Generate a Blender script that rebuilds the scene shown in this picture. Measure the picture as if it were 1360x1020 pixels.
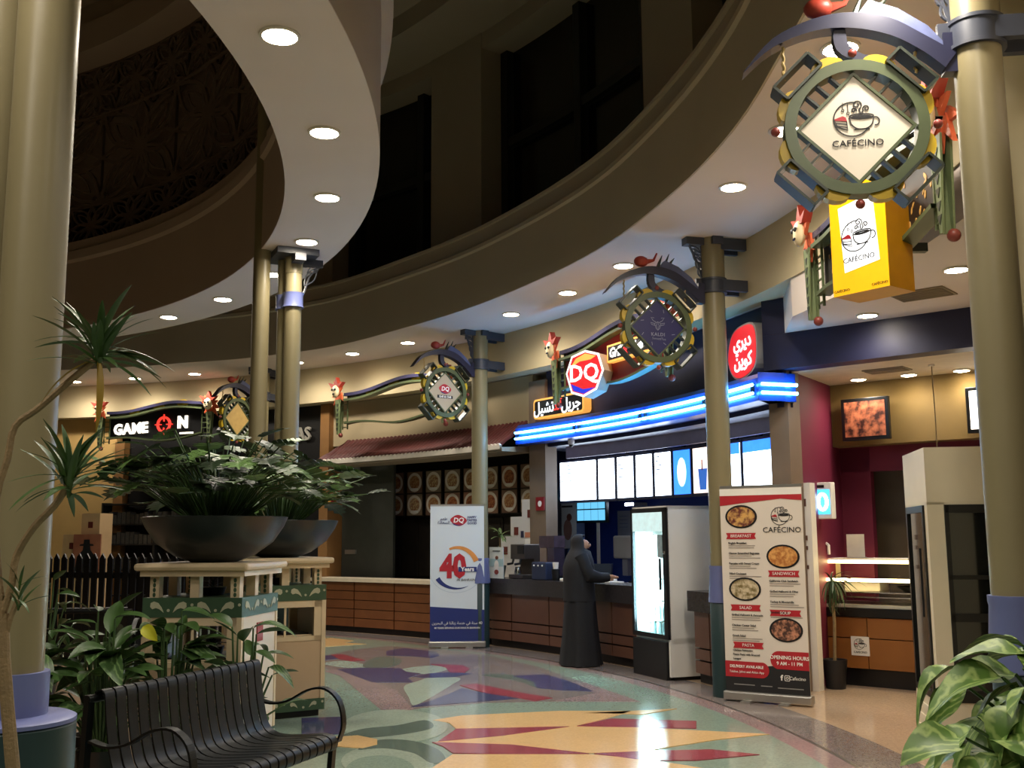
import bpy, bmesh, math, random
from mathutils import Vector, Matrix
random.seed(7)
for o in list(bpy.data.objects): bpy.data.objects.remove(o)
SC = bpy.context.scene; COL = SC.collection
rad, sin, cos, pi = math.radians, math.sin, math.cos, math.pi

# ------------------------------------------------------------ camera, world, exposure
FPX = 1400.0; PITCH = math.atan(204/1400.0); ROLL = rad(0.4); EYE = 1.6
cam = bpy.data.cameras.new('camera'); camo = bpy.data.objects.new('camera', cam); COL.objects.link(camo)
cam.sensor_width = 36; cam.lens = 36*FPX/1360; cam.clip_start = .05; cam.clip_end = 200
camo.matrix_world = Matrix.Translation((0, 0, EYE)) @ Matrix.Rotation(pi/2+PITCH, 4, 'X') @ Matrix.Rotation(-ROLL, 4, 'Z')
SC.camera = camo
W = bpy.data.worlds.new('world'); SC.world = W; W.use_nodes = True
W.node_tree.nodes['Background'].inputs[0].default_value = (1, .94, .88, 1)
W.node_tree.nodes['Background'].inputs[1].default_value = 0.0
SC.view_settings.view_transform = 'Standard'; SC.view_settings.look = 'None'
SC.view_settings.gamma = 1; SC.view_settings.use_curve_mapping = False
SC.view_settings.exposure = 1.55
LAMP_W = 40.0            # each ceiling downlight, watts
LAMP_C = (1, .915, .80)

# ------------------------------------------------------------ geometry helpers
CX, CY = -11.65, 7.05     # centre of the round hall
def pol(R, a, z=0): a = rad(a); return Vector((CX+R*cos(a), CY+R*sin(a), z))
def ray(px, py):
    x, y = px-680, 510-py; c, s = cos(ROLL), sin(ROLL)
    xr, yr = x*c+y*s, -x*s+y*c; cp, sp = cos(PITCH), sin(PITCH)
    return Vector((xr, FPX*cp-yr*sp, FPX*sp+yr*cp))
def atz(px, py, z): d = ray(px, py); return Vector((0, 0, EYE))+d*((z-EYE)/d.z)      # on a level
def aty(px, py, Y): d = ray(px, py); return Vector((0, 0, EYE))+d*(Y/d.y)            # at a distance
def atR(px, py, R):                                                                    # on a cylinder about the hall's centre -> angle, z
    d = ray(px, py); a = d.x**2+d.y**2; b = -2*(CX*d.x+CY*d.y); c = CX*CX+CY*CY-R*R
    t = (-b+math.sqrt(b*b-4*a*c))/(2*a); return math.degrees(math.atan2(d.y*t-CY, d.x*t-CX)), EYE+d.z*t
def lin(h):
    if isinstance(h, str):
        h = h.lstrip('#'); c = [int(h[i:i+2], 16)/255 for i in (0, 2, 4)]
        return [x/12.92 if x <= .04045 else ((x+.055)/1.055)**2.4 for x in c]
    return list(h)
MATS = {}
def mat(name, col, rough=.5, metal=0., var=.12, scale=6., bump=0., emit=None, es=0., col2=None, bscale=None, coat=0, trans=0, con=0):
    if name in MATS: return MATS[name]
    m = bpy.data.materials.new(name); m.use_nodes = True; nt = m.node_tree; N = nt.nodes; L = nt.links
    b = N['Principled BSDF']; c = lin(col)
    b.inputs['Roughness'].default_value = rough; b.inputs['Metallic'].default_value = metal
    b.inputs['Coat Weight'].default_value = coat
    if trans: b.inputs['Transmission Weight'].default_value = trans
    tc = N.new('ShaderNodeTexCoord'); nz = N.new('ShaderNodeTexNoise')
    nz.inputs['Scale'].default_value = scale; nz.inputs['Detail'].default_value = 4
    L.new(tc.outputs['Object'], nz.inputs['Vector'])
    mx = N.new('ShaderNodeMix'); mx.data_type = 'RGBA'
    c2 = lin(col2) if col2 else [x*(1-var*2) for x in c]; c1 = c if col2 else [min(1, x*(1+var)) for x in c]
    mx.inputs[6].default_value = (*c1, 1); mx.inputs[7].default_value = (*c2, 1)
    if con:
        mr = N.new('ShaderNodeMapRange'); mr.inputs[1].default_value = .5-con; mr.inputs[2].default_value = .5+con; L.new(nz.outputs['Fac'], mr.inputs[0]); L.new(mr.outputs[0], mx.inputs[0])
    else: L.new(nz.outputs['Fac'], mx.inputs[0])
    L.new(mx.outputs[2], b.inputs['Base Color'])
    if bump:
        n2 = N.new('ShaderNodeTexNoise'); n2.inputs['Scale'].default_value = bscale or scale*5; n2.inputs['Detail'].default_value = 3
        L.new(tc.outputs['Object'], n2.inputs['Vector'])
        bp = N.new('ShaderNodeBump'); bp.inputs['Strength'].default_value = bump; bp.inputs['Distance'].default_value = .02
        L.new(n2.outputs['Fac'], bp.inputs['Height']); L.new(bp.outputs[0], b.inputs['Normal'])
    if emit:
        b.inputs['Emission Color'].default_value = (*lin(emit), 1); b.inputs['Emission Strength'].default_value = es
    MATS[name] = m; return m
class MB:
    def __init__(s): s.v = []; s.f = []
    def add(s, v, f):
        n = len(s.v); s.v += [tuple(p) for p in v]; s.f += [tuple(i+n for i in q) for q in f]; return s
    def box(s, x0, x1, y0, y1, z0, z1, M=None):
        v = [Vector((x, y, z)) for z in (z0, z1) for x, y in ((x0, y0), (x1, y0), (x1, y1), (x0, y1))]
        if M: v = [M @ p for p in v]
        return s.add(v, [(3, 2, 1, 0), (4, 5, 6, 7), (0, 1, 5, 4), (1, 2, 6, 5), (2, 3, 7, 6), (3, 0, 4, 7)])
    def bar(s, a, b, w, d=None, up=(0, 0, 1)):          # rectangular bar from a to b
        a, b = Vector(a), Vector(b); d = w if d is None else d; t = (b-a); l = t.length; t.normalize(); up = Vector(up)
        if abs(t.dot(up)) > .98: up = Vector((0, 1, 0)) if abs(t.y) < .9 else Vector((1, 0, 0))
        x = t.cross(up).normalized(); y = x.cross(t)
        M = Matrix((x, y, t)).transposed().to_4x4(); M.translation = a
        return s.box(-w/2, w/2, -d/2, d/2, 0, l, M)
    def prism(s, poly, y0, y1, M=None):                 # polygon in x,z extruded along y
        n = len(poly); v = [Vector((x, y0, z)) for x, z in poly]+[Vector((x, y1, z)) for x, z in poly]
        if M: v = [M @ p for p in v]
        return s.add(v, [tuple(range(n)), tuple(range(2*n-1, n-1, -1))]+[(i, i+n, (i+1) % n+n, (i+1) % n) for i in range(n)])
    def slab(s, poly, z0, z1):                          # polygon in x,y extruded along z
        n = len(poly); v = [(x, y, z0) for x, y in poly]+[(x, y, z1) for x, y in poly]
        return s.add(v, [tuple(range(n-1, -1, -1)), tuple(range(n, 2*n))]+[(i, (i+1) % n, (i+1) % n+n, i+n) for i in range(n)])
    def tube(s, pts, r, n=8, cap=True, flat=1.0):
        pts = [Vector(p) for p in pts]; k = len(pts); rs = r if isinstance(r, (list, tuple)) else [r]*k
        v = []; px = None
        for i, p in enumerate(pts):
            t = (pts[min(i+1, k-1)]-pts[max(i-1, 0)]).normalized()
            if px is None: px = t.cross(Vector((0, 0, 1)) if abs(t.z) < .9 else Vector((0, 1, 0))).normalized()
            px = (px-t*px.dot(t)).normalized(); q = t.cross(px)
            for j in range(n):
                an = 2*pi*j/n; v.append(p+px*(cos(an)*rs[i])+q*(sin(an)*rs[i]*flat))
        f = [(i*n+j, i*n+(j+1) % n, (i+1)*n+(j+1) % n, (i+1)*n+j) for i in range(k-1) for j in range(n)]
        if cap: f += [tuple(range(n-1, -1, -1)), tuple(range((k-1)*n, k*n))]
        return s.add(v, f)
    def lathe(s, prof, n=24, c=(0, 0), cap=True, M=None):
        k = len(prof); v = [Vector((c[0]+r*cos(2*pi*j/n), c[1]+r*sin(2*pi*j/n), z)) for r, z in prof for j in range(n)]
        if M: v = [M @ p for p in v]
        f = [(i*n+j, i*n+(j+1) % n, (i+1)*n+(j+1) % n, (i+1)*n+j) for i in range(k-1) for j in range(n)]
        if cap: f += [tuple(range(n-1, -1, -1)), tuple(range((k-1)*n, k*n))]
        return s.add(v, f)
    def ball(s, c, r, n=10, sc=(1, 1, 1)):
        prof = [(max(r*sin(pi*i/(n//2+1)), .0008), -r*cos(pi*i/(n//2+1))) for i in range(n//2+2)]
        M = Matrix.Translation(c) @ Matrix.Diagonal((*sc, 1)); return s.lathe(prof, n, M=M)
    def arc(s, prof, a0, a1, n, closed=True):           # section (R,z) swept about the hall's centre
        k = len(prof); v = [];
        for i in range(n+1):
            a = a0+(a1-a0)*i/n
            v += [pol(R(a) if callable(R) else R, a, z) for R, z in prof]
        f = [(i*k+j, (i+1)*k+j, (i+1)*k+(j+1) % k, i*k+(j+1) % k) for i in range(n) for j in range(k if closed else k-1)]
        if closed: f += [tuple(range(k)), tuple(range(n*k+k-1, n*k-1, -1))]
        return s.add(v, f)
    def stroke(s, pts, w, y0=-.002, y1=0., closed=False, wz=None):    # flat line in x,z with a small depth
        P = [Vector((p[0], p[1])) for p in pts]; k = len(P); n = len(s.v); ws = w if isinstance(w, (list, tuple)) else [w]*k
        for i in range(k):
            a = P[(i-1) % k] if (closed or i) else P[0]; b = P[(i+1) % k] if (closed or i < k-1) else P[-1]
            t = b-a; t = t.normalized() if t.length > 1e-9 else Vector((1, 0)); nn = Vector((-t.y, t.x))*ws[i]/2
            for y in (y0, y1):
                for q in (P[i]+nn, P[i]-nn): s.v.append((q.x, y, q.y))
        for i in range(k if closed else k-1):
            a = n+i*4; b = n+((i+1) % k)*4
            s.f += [(a, b, b+1, a+1), (a+2, a+3, b+3, b+2), (a, a+2, b+2, b), (a+1, b+1, b+3, a+3)]
        return s
    def build(s, name, m, parent=None, smooth=False, loc=None, rotz=None, bevel=0, sharp=35):
        me = bpy.data.meshes.new(name); me.from_pydata(s.v, [], s.f)
        bm = bmesh.new(); bm.from_mesh(me); bmesh.ops.recalc_face_normals(bm, faces=bm.faces)
        if bevel: bmesh.ops.bevel(bm, geom=[e for e in bm.edges if e.is_manifold and e.calc_face_angle(0) > .6], offset=bevel, segments=2, affect='EDGES', profile=.5)
        if smooth:
            for f in bm.faces: f.smooth = True
            for e in bm.edges:
                if e.is_manifold and e.calc_face_angle(0) > rad(sharp): e.smooth = False
        bm.to_mesh(me); bm.free(); me.materials.append(m)
        return link(name, me, parent, loc, rotz)
def link(name, me, parent=None, loc=None, rotz=None):
    o = bpy.data.objects.new(name, me); COL.objects.link(o)
    if parent: o.parent = parent
    if loc is not None: o.location = loc
    if rotz is not None: o.rotation_euler = (0, 0, rotz)
    return o
def tag(o, label, cat, group=None):
    o['label'] = label; o['category'] = cat
    if group: o['group'] = group
    return o
def thing(name, label, cat, loc=(0, 0, 0), rotz=0., group=None):
    o = bpy.data.objects.new(name, None); COL.objects.link(o); o.location = loc; o.rotation_euler = (0, 0, rotz)
    o.empty_display_size = .1
    return tag(o, label, cat, group)
def struct(o, label=None):
    o['kind'] = 'structure'
    if label: o['label'] = label
    return o
def copy_tree(o, parent=None):
    c = o.copy(); COL.objects.link(c); c.parent = parent
    for ch in list(o.children): copy_tree(ch, c)
    return c
def txt(body, size, m, parent, x, z, y=-.004, align='CENTER', bold=0., ext=.0015, name='lettering', sx=1., shear=0., rz=0., spacing=1.):
    cu = bpy.data.curves.new('t', 'FONT'); cu.body = body; cu.size = size; cu.align_x = align; cu.align_y = 'CENTER'
    cu.offset = bold; cu.extrude = ext; cu.resolution_u = 2; cu.shear = shear; cu.space_character = spacing
    t = bpy.data.objects.new('t', cu); COL.objects.link(t)
    me = bpy.data.meshes.new_from_object(t.evaluated_get(bpy.context.evaluated_depsgraph_get()))
    bpy.data.objects.remove(t); bpy.data.curves.remove(cu)
    me.transform(Matrix.Translation((x, y, z)) @ Matrix.Rotation(rz, 4, 'Y') @ Matrix.Rotation(pi/2, 4, 'X') @ Matrix.Diagonal((sx, 1, 1, 1)))
    me.materials.clear(); me.materials.append(m); me.name = name
    return link(name, me, parent)
def catmull(P, k=5, closed=True):
    n = len(P); out = []
    for i in range(n if closed else n-1):
        g = (lambda j: P[j % n]) if closed else (lambda j: P[max(0, min(n-1, j))])
        p0, p1, p2, p3 = g(i-1), g(i), g(i+1), g(i+2)
        for q in range(k):
            t = q/k; out.append(tuple(.5*(2*b+(c-a)*t+(2*a-5*b+4*c-d)*t*t+(3*b-a-3*c+d)*t**3) for a, b, c, d in zip(p0, p1, p2, p3)))
    if not closed: out.append(tuple(P[-1]))
    return out
def ell(cx, cz, rx, rz, n=24, a0=0, a1=360):
    return [(cx+rx*cos(rad(a0+(a1-a0)*i/n)), cz+rz*sin(rad(a0+(a1-a0)*i/n))) for i in range(n if a1-a0 == 360 else n+1)]
def facing(a): return rad(a-90)     # local x to the right, y outward, z up for a piece facing the hall's centre

# ------------------------------------------------------------ materials
M_soffit = mat('plaster_soffit', '#dccfc6', .85, var=.03, scale=1.5, bump=.05)
M_fascia = mat('plaster_fascia', '#b0a28a', .8, var=.05, scale=1.2, bump=.08)
M_upper = mat('plaster_upper', '#b0a28a', .85, var=.06, scale=.8)
M_bulk = mat('plaster_bulkhead', '#b9aa88', .85, var=.05, scale=1.1)
M_inner = mat('plaster_inner', '#b0a08c', .85, var=.05, scale=1.0)
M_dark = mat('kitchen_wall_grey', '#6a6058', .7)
M_glassdark = mat('dark_window_glass', '#17160f', .12, var=.25, scale=.7)
M_winframe = mat('window_frame_dark', '#23241f', .4)
M_olive = mat('olive_paint', '#857b5c', .38, var=.05, scale=3, bump=.03)
M_violet = mat('violet_paint', '#6870a0', .4, var=.06)
M_steel = mat('slate_steel', '#3c404c', .45, var=.1)
M_drum = mat('dark_green_drum', '#23383a', .4, var=.08)
M_white = mat('white_paint', '#e8e4dc', .45, var=.03)
M_cream = mat('cream_paint', '#dcc7a4', .5, var=.04)
M_black = mat('black_paint', '#0d0d0e', .35, var=.2)
M_lamp = mat('downlight_lens', '#fff2d8', .4, emit='#fff0d4', es=24)
M_trimring = mat('downlight_ring', '#d9d2c4', .3)
M_navy = mat('navy_paint', '#1b1d3c', .5, var=.1)
# ============================================================ the hall: floor, rings, walls
def fR(a):      # inner edge of the outer gallery
    T = [(-60, 13.7), (-10, 13.55), (0, 13.43), (15, 13.33), (30, 13.22), (40, 13.2), (50, 13.32), (57, 13.2), (65, 12.95), (80, 12.7), (120, 12.6)]
    for (p, q), (r, s) in zip(T, T[1:]):
        if p <= a <= r: t = (a-p)/(r-p); t = t*t*(3-2*t); return q+(s-q)*t
    return T[0][1] if a < T[0][0] else T[-1][1]
RB, RS = 14.7, 15.05
def terrazzo(name, base, d, l, rough=.12):
    m = mat(name, base, rough, var=.05, scale=1.3); nt = m.node_tree; N = nt.nodes; L = nt.links; b = N['Principled BSDF']
    vo = N.new('ShaderNodeTexVoronoi'); vo.inputs['Scale'].default_value = 70
    tc = N.new('ShaderNodeTexCoord'); L.new(tc.outputs['Object'], vo.inputs['Vector'])
    hs = N.new('ShaderNodeMapRange'); L.new(vo.outputs['Color'], hs.inputs[0])
    hs.inputs[3].default_value = d; hs.inputs[4].default_value = l
    mm = N.new('ShaderNodeMix'); mm.data_type = 'RGBA'; mm.blend_type = 'MULTIPLY'; mm.inputs[0].default_value = 1
    src = b.inputs['Base Color'].links[0].from_socket
    L.new(src, mm.inputs[6]); L.new(hs.outputs[0], mm.inputs[7]); L.new(mm.outputs[2], b.inputs['Base Color'])
    return m
T_tan = terrazzo('terrazzo_tan', '#bfa488', .85, 1.15)
T_mauve = terrazzo('terrazzo_mauve', '#857a76', .7, 1.3)
T_pink = terrazzo('terrazzo_pink', '#9b8583', .8, 1.2)
T_green = terrazzo('terrazzo_green', '#8b9d8d', .85, 1.15)
T_dgreen = terrazzo('terrazzo_dark_green', '#66756a', .85, 1.15)
T_lgreen = terrazzo('terrazzo_light_green', '#a3b09e', .85, 1.15)
T_navy = terrazzo('terrazzo_navy', '#4a4a6c', .8, 1.2)
T_red = terrazzo('terrazzo_red', '#9c4550', .85, 1.15)
T_yel = terrazzo('terrazzo_yellow', '#e3bb82', .92, 1.08)
T_line = mat('terrazzo_line', '#4a4440', .3)
floor = struct(MB().box(-32, 22, -14, 34, -.1, 0).build('floor', T_tan), 'polished terrazzo floor with coloured inlays')
def ringlay(name, R0, R1, m, z, a0=-60, a1=100):
    return MB().arc([(R0, 0), (R1, 0), (R1, z), (R0, z)], a0, a1, 90).build(name, m, floor)
ringlay('border_ring', 14.07, 14.53, T_mauve, .0015)
ringlay('joint_line', 14.035, 14.07, T_line, .0025)
ringlay('pink_ring', 13.84, 14.035, T_pink, .0015)
ringlay('green_field', 9.2, 13.84, T_green, .0015)
INL = {
 'mauve_inlay': (T_mauve, .003, [[(25, 205), (95, 232), (150, 280), (290, 400), (440, 372), (700, 352), (960, 346), (1330, 347), (1100, 268), (900, 200), (700, 155), (500, 130), (290, 118), (140, 135), (25, 160)]]),
 'pink_inlay': (T_pink, .0045, [[(30, 222), (95, 240), (290, 400), (400, 378), (330, 300), (180, 245), (80, 212)], [(960, 346), (1330, 347), (1100, 268), (1000, 262), (1150, 312)]]),
 'pale_green_inlay': (T_lgreen, .0045, [[(400, 362), (470, 330), (520, 300), (560, 275), (590, 250), (480, 245), (420, 262), (360, 285), (380, 330)], [(350, 215), (450, 200), (560, 205), (480, 230), (420, 232)], [(25, 190), (130, 180), (220, 205), (120, 207)]]),
 'dark_green_inlay': (T_dgreen, .0054, [[(190, 202), (240, 165), (330, 168), (352, 182), (320, 200), (250, 210)], [(680, 238), (760, 234), (850, 248), (905, 272), (905, 290), (850, 268), (760, 250)], [(120, 480), (200, 458), (330, 445), (440, 424), (480, 440), (462, 462), (340, 485), (200, 497), (120, 492)], [(170, 545), (260, 505), (400, 510), (500, 545), (530, 590), (470, 600), (400, 560), (280, 540)]]),
 'navy_inlay': (T_navy, .006, [[(288, 140), (360, 127), (495, 143), (505, 158), (470, 167), (390, 160), (288, 157)], [(85, 215), (180, 208), (345, 210), (370, 225), (430, 232), (375, 250), (400, 268), (230, 268)], [(400, 244), (460, 232), (560, 226), (640, 232), (560, 247), (450, 250)], [(385, 370), (480, 340), (560, 310), (595, 292), (690, 312), (830, 335), (700, 345), (560, 356)], [(805, 242), (940, 235), (1040, 265), (1140, 305), (1000, 300), (905, 290), (890, 265)], [(20, 160), (60, 156), (90, 170), (30, 176)], [(-60, 415), (102, 410), (100, 480), (-60, 490)]]),
 'red_inlay': (T_red, .0075, [[(60, 155), (110, 153), (200, 178), (140, 181), (90, 172)], [(470, 193), (600, 198), (630, 213), (610, 228), (550, 228), (530, 207)], [(590, 280), (660, 275), (830, 310), (970, 333), (900, 345), (800, 327), (690, 312)], [(500, 512), (575, 460), (830, 455), (1040, 450), (760, 490)], [(475, 515), (800, 525), (1120, 562), (800, 565), (560, 560), (520, 532)], [(1070, 448), (1210, 418), (1560, 428), (1560, 458), (1340, 455)], [(1140, 562), (1340, 552), (1620, 545), (1820, 566), (1560, 590), (1340, 590)], [(-20, 490), (60, 490), (90, 500), (-20, 505)]]),
 'yellow_inlay': (T_yel, .0068, [[(480, 424), (600, 405), (1000, 386), (1295, 387), (1180, 420), (1060, 450), (800, 455), (575, 460), (545, 435)], [(480, 515), (760, 490), (1050, 450), (1340, 455), (1860, 482), (1640, 505), (1340, 552), (1120, 560), (800, 525)], [(560, 565), (1130, 565), (1400, 592), (1700, 640), (1500, 720), (300, 720), (480, 618)], [(60, 495), (170, 487), (250, 503), (250, 525), (190, 540), (60, 530)], [(10, 90), (60, 85), (155, 97), (110, 105), (205, 110), (30, 122)], [(1100, 395), (1320, 385), (1480, 377), (1340, 400)]]),
}
SMOOTHED = ('dark_green_inlay', 'pale_green_inlay')
for nm, (m, z, polys) in INL.items():
    for pg in polys:
        q = [(420+x/3.09, 820+y/3.09) for x, y in pg]
        if nm in SMOOTHED: q = catmull(q, 4)
        MB().slab([tuple(atz(x, y, 0)[:2]) for x, y in q], 0, z).build(nm, m, floor)
# paler roundels left of the sunburst
for cx, cy, rx, ry, m in ((525, 965, 70, 22, T_lgreen), (515, 1012, 62, 22, T_lgreen), (505, 1024, 46, 20, T_green)):
    MB().slab([tuple(atz(x, y, 0)[:2]) for x, y in ell(cx, cy, rx, ry, 28)], 0, .0049 if m == T_lgreen else .0051).build('roundel_inlay', m, floor)

# outer gallery: soffit, fascia, bulkhead
struct(MB().arc([(lambda a: fR(a)+.02, 4.75), (RB+.3, 4.75), (RB+.3, 4.9), (lambda a: fR(a)+.02, 4.9)], -75, 110, 120).build('ceiling', M_soffit), 'pale curved soffit over the shopfronts')
t1 = struct(MB().arc([(fR, 4.75), (fR, 5.50), (lambda a: fR(a)-.035, 5.52), (lambda a: fR(a)-.035, 5.57), (lambda a: fR(a)+.0, 5.60), (lambda a: fR(a)+.05, 5.85), (lambda a: fR(a)+.35, 5.85), (lambda a: fR(a)+.35, 4.80)], -75, 110, 140).build('trim_1', M_fascia, smooth=True, sharp=20), 'curved beige fascia band around the round hall')
struct(MB().arc([(RB, 4.1), (RB+.3, 4.1), (RB+.3, 4.75), (RB, 4.75)], -75, 110, 120).build('wall_bulkhead', M_bulk), 'beige curved bulkhead above the shops')
struct(MB().arc([(RB+.28, 4.11), (18.5, 4.11), (18.5, 4.2), (RB+.28, 4.2)], 14.2, 110, 80).build('ceiling', M_soffit), 'lower soffit between bulkhead and shopfronts')
# gallery roof above the void, window wall
struct(MB().arc([(9.0, 9.95), (18, 9.95), (18, 10.1), (9.0, 10.1)], -75, 130, 90).build('ceiling', M_upper), 'high dim ceiling over the upper windows')
struct(MB().arc([(fR, 5.84), (15.2, 5.84), (15.2, 5.80), (fR, 5.80)], -75, 110, 90).build('floor_gallery', M_upper), 'gallery floor behind the fascia')
struct(MB().arc([(13.3, 9.62), (14.42, 9.62), (14.42, 9.95), (13.3, 9.95)], -40, 110, 90).build('trim_2', M_upper), 'dim beam above the upper windows')
struct(MB().arc([(14.85, 5.8), (15.1, 5.8), (15.1, 9.95), (14.85, 9.95)], -75, 110, 90).build('wall_upper', M_upper), 'dim plaster wall behind the upper windows')
WINS = [(66, 58.6), (53.9, 43.7), (38.4, 21.5), (16.5, 3)]
def pier(a0, a1):
    return struct(MB().arc([(14.28, 5.8), (14.86, 5.8), (14.86, 9.62), (14.28, 9.62)], a1, a0, 6).build('wall_pier', M_upper), 'plaster pier between tall upper windows')
for a0, a1 in ((58.6, 53.9), (43.7, 38.4), (21.5, 16.5), (3, -3)): pier(a0, a1)
for k, (a0, a1) in enumerate(WINS):
    w = struct(MB().arc([(14.80, 5.85), (14.84, 5.85), (14.84, 9.6), (14.80, 9.6)], a1, a0, 24).build('window_%d' % (k+1), M_glassdark), 'tall dark upper window with heavy mullions')
    for a in ((65.6, 62, 59), (53.5, 46.6, 44.1), (38, 30.6, 24, 21.9), (16.1, 9.5, 3.4))[k]:
        MB().arc([(14.66, 5.85), (14.80, 5.85), (14.80, 9.6), (14.66, 9.6)], a-.32, a+.32, 2).build('mullion', M_winframe, w)
    for z in (7.82, 9.52):
        MB().arc([(14.68, z-.07), (14.80, z-.07), (14.80, z+.07), (14.68, z+.07)], a1, a0, 16).build('transom', M_winframe, w)
    struct(MB().arc([(14.3, 9.36), (14.86, 9.36), (14.86, 9.62), (14.3, 9.62)], a1, a0, 16).build('trim_%d' % (k+3), M_upper), 'dim lintel over upper window')

# inner ring beam
struct(MB().arc([(9.84, 4.75), (10.65, 4.75), (10.65, 4.7595), (9.84, 4.7595)], -110, 130, 150).build('ceiling', M_soffit), 'pale crescent soffit of the inner ring beam')
struct(MB().arc([(10.65, 4.76), (10.65, 5.95), (10.75, 6.0), (10.75, 6.1), (9.86, 6.1), (9.86, 5.97), (9.80, 5.93), (9.80, 5.80), (9.84, 5.76), (9.84, 4.76)], -110, 130, 170).build('trim_7', M_inner, smooth=True, sharp=20), 'curved fascia of the inner ring beam')
# screen wall above the inner ring
struct(MB().arc([(10.55, 6.1), (10.75, 6.1), (10.75, 6.95), (10.55, 6.95)], 20, 110, 60).build('window_5', M_glassdark), 'dark strip window behind lattice screen')
struct(MB().arc([(10.55, 6.95), (10.75, 6.95), (10.75, 9.95), (10.55, 9.95)], 20, 110, 60).build('wall_screen', M_inner), 'plaster wall behind lattice screen')
struct(MB().arc([(9.7, 9.05), (10.6, 9.05), (10.6, 9.5), (9.7, 9.5)], 18, 112, 60).build('trim_8', M_inner), 'curved beam above lattice screen')
struct(MB().lathe([(9.9, 10.6), (9.9, 10.7)], 48, c=(CX, CY)).build('ceiling', M_upper), 'high ceiling over the round court')
struct(MB().lathe([(9.9, 9.5), (9.9, 10.6), (10.0, 10.6), (10.0, 9.5), (9.9, 9.5)], 64, c=(CX, CY), cap=False).build('wall_drum', M_upper), 'drum wall under the high ceiling')
# lattice screen: one panel per bay and row, pierced flowers
M_lat = mat('lattice_plaster', '#6f604e', .7, var=.08)
lat = thing('lattice_screen', 'pierced floral lattice screen above the inner ring beam', 'screen', pol(10.2, 45, 6.1))
def bent(mb, a, z, R=10.2):        # bend a flat x,z drawing onto the screen's curve (x to the right)
    mb.v = [tuple(pol(R+y, a-math.degrees(x/R), z+zz)-lat.location) for x, y, zz in mb.v]; return mb
def vesica(cx, cz, an, ln, wd, k=9, off=0.):
    P = []
    for s in (1, -1):
        for i in range(k):
            t = i/(k-1) if s == 1 else 1-i/(k-1); u = off+t*ln; v = s*wd*sin(pi*t)
            P.append((cx+u*cos(an)-v*sin(an), cz+u*sin(an)+v*cos(an)))
    return P
def flower(mb, cx, cz, r, w):
    for i in range(8):
        an = i*pi/4+pi/8*0; big = i % 2 == 1
        mb.stroke(vesica(cx, cz, an, r*(1.38 if big else .98), r*(.30 if big else .2)), w, -.02, .02, closed=True)
        if big: mb.stroke(vesica(cx, cz, an, r*.8, r*.13, off=.2*r), w*.6, -.012, .012, closed=True)
    for sx in (-1, 1):
        for sz in (-1, 1): mb.stroke(ell(cx+sx*r, cz+sz*r, r*.22, r*.22, 14), w*.8, -.015, .015, closed=True)
def panel(cells, w, h, wd, r0):
    for a, z in cells:
        mb = MB(); flower(mb, 0, 0, r0, wd); mb.v = [(x*w/r0, y, q*h/r0) for x, y, q in mb.v]; mb.stroke([(-w, -h), (w, -h), (w, h), (-w, h)], .03, -.02, .02, closed=True)
        bent(mb, a, z).build('lattice_panel', M_lat, lat)
st = math.degrees(1/10.2)
panel([(64-i*1.86*st, 7.5) for i in range(5)], .93, .72, .055, .8)
panel([(65-i*.93*st, 8.63) for i in range(10)], .465, .40, .035, .43)
panel([(65-i*.93*st, 6.44) for i in range(10)], .465, .32, .03, .38)

# downlights --------------------------------------------------------------
OFFN = [0]
def downlight(p, r, label, group, w=LAMP_W, col=LAMP_C, off=False):      # off: the row goes on past the picture's edge
    t = thing('ceiling_downlight_offscreen' if off else 'ceiling_downlight', label, 'ceiling light', p, 0, group)
    MB().lathe([(r*1.18, .0), (r*1.18, -.012), (r*1.0, -.016), (r*.98, 0)], 24, cap=False).build('trim_ring', M_trimring, t, smooth=True)
    MB().lathe([(r*.98, -.004), (r*.9, -.014), (r*.5, -.024), (.002, -.027)], 20, cap=False).build('lens', M_lamp, t, smooth=True)
    l = bpy.data.lights.new('lamp', 'SPOT'); l.energy = w; l.color = col; l.spot_size = rad(165); l.spot_blend = .75; l.shadow_soft_size = r
    if off: OFFN[0] += 1
    lo = bpy.data.objects.new('lamp_%d_offscreen' % OFFN[0] if off else 'lamp', l); COL.objects.link(lo); lo.parent = t; lo.location = (0, 0, -.045)
    return t
for a in (-58, -46.5, -34.8, -23, -14, -8.2, -2.3, 3.5, 9.1, 21, 27.1, 33.3, 44.5, 50.4, 56.2, 66.6, 72.4, 78):
    R = 13.82+max(0, a)*.0033
    downlight(pol(R, a, 4.75), .11, 'round recessed downlight in the soffit over the shopfronts', 'gallery soffit downlights', off=a < -5)
for a in (-40, -31, -22, -13.4, -4.4, 4.6, 13.6, 22.3, 31, 40, 48.6, 58):
    downlight(pol(10.23, a, 4.75), .11, 'round recessed downlight in the inner ring beam soffit', 'inner ring downlights', off=a < -10)
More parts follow.
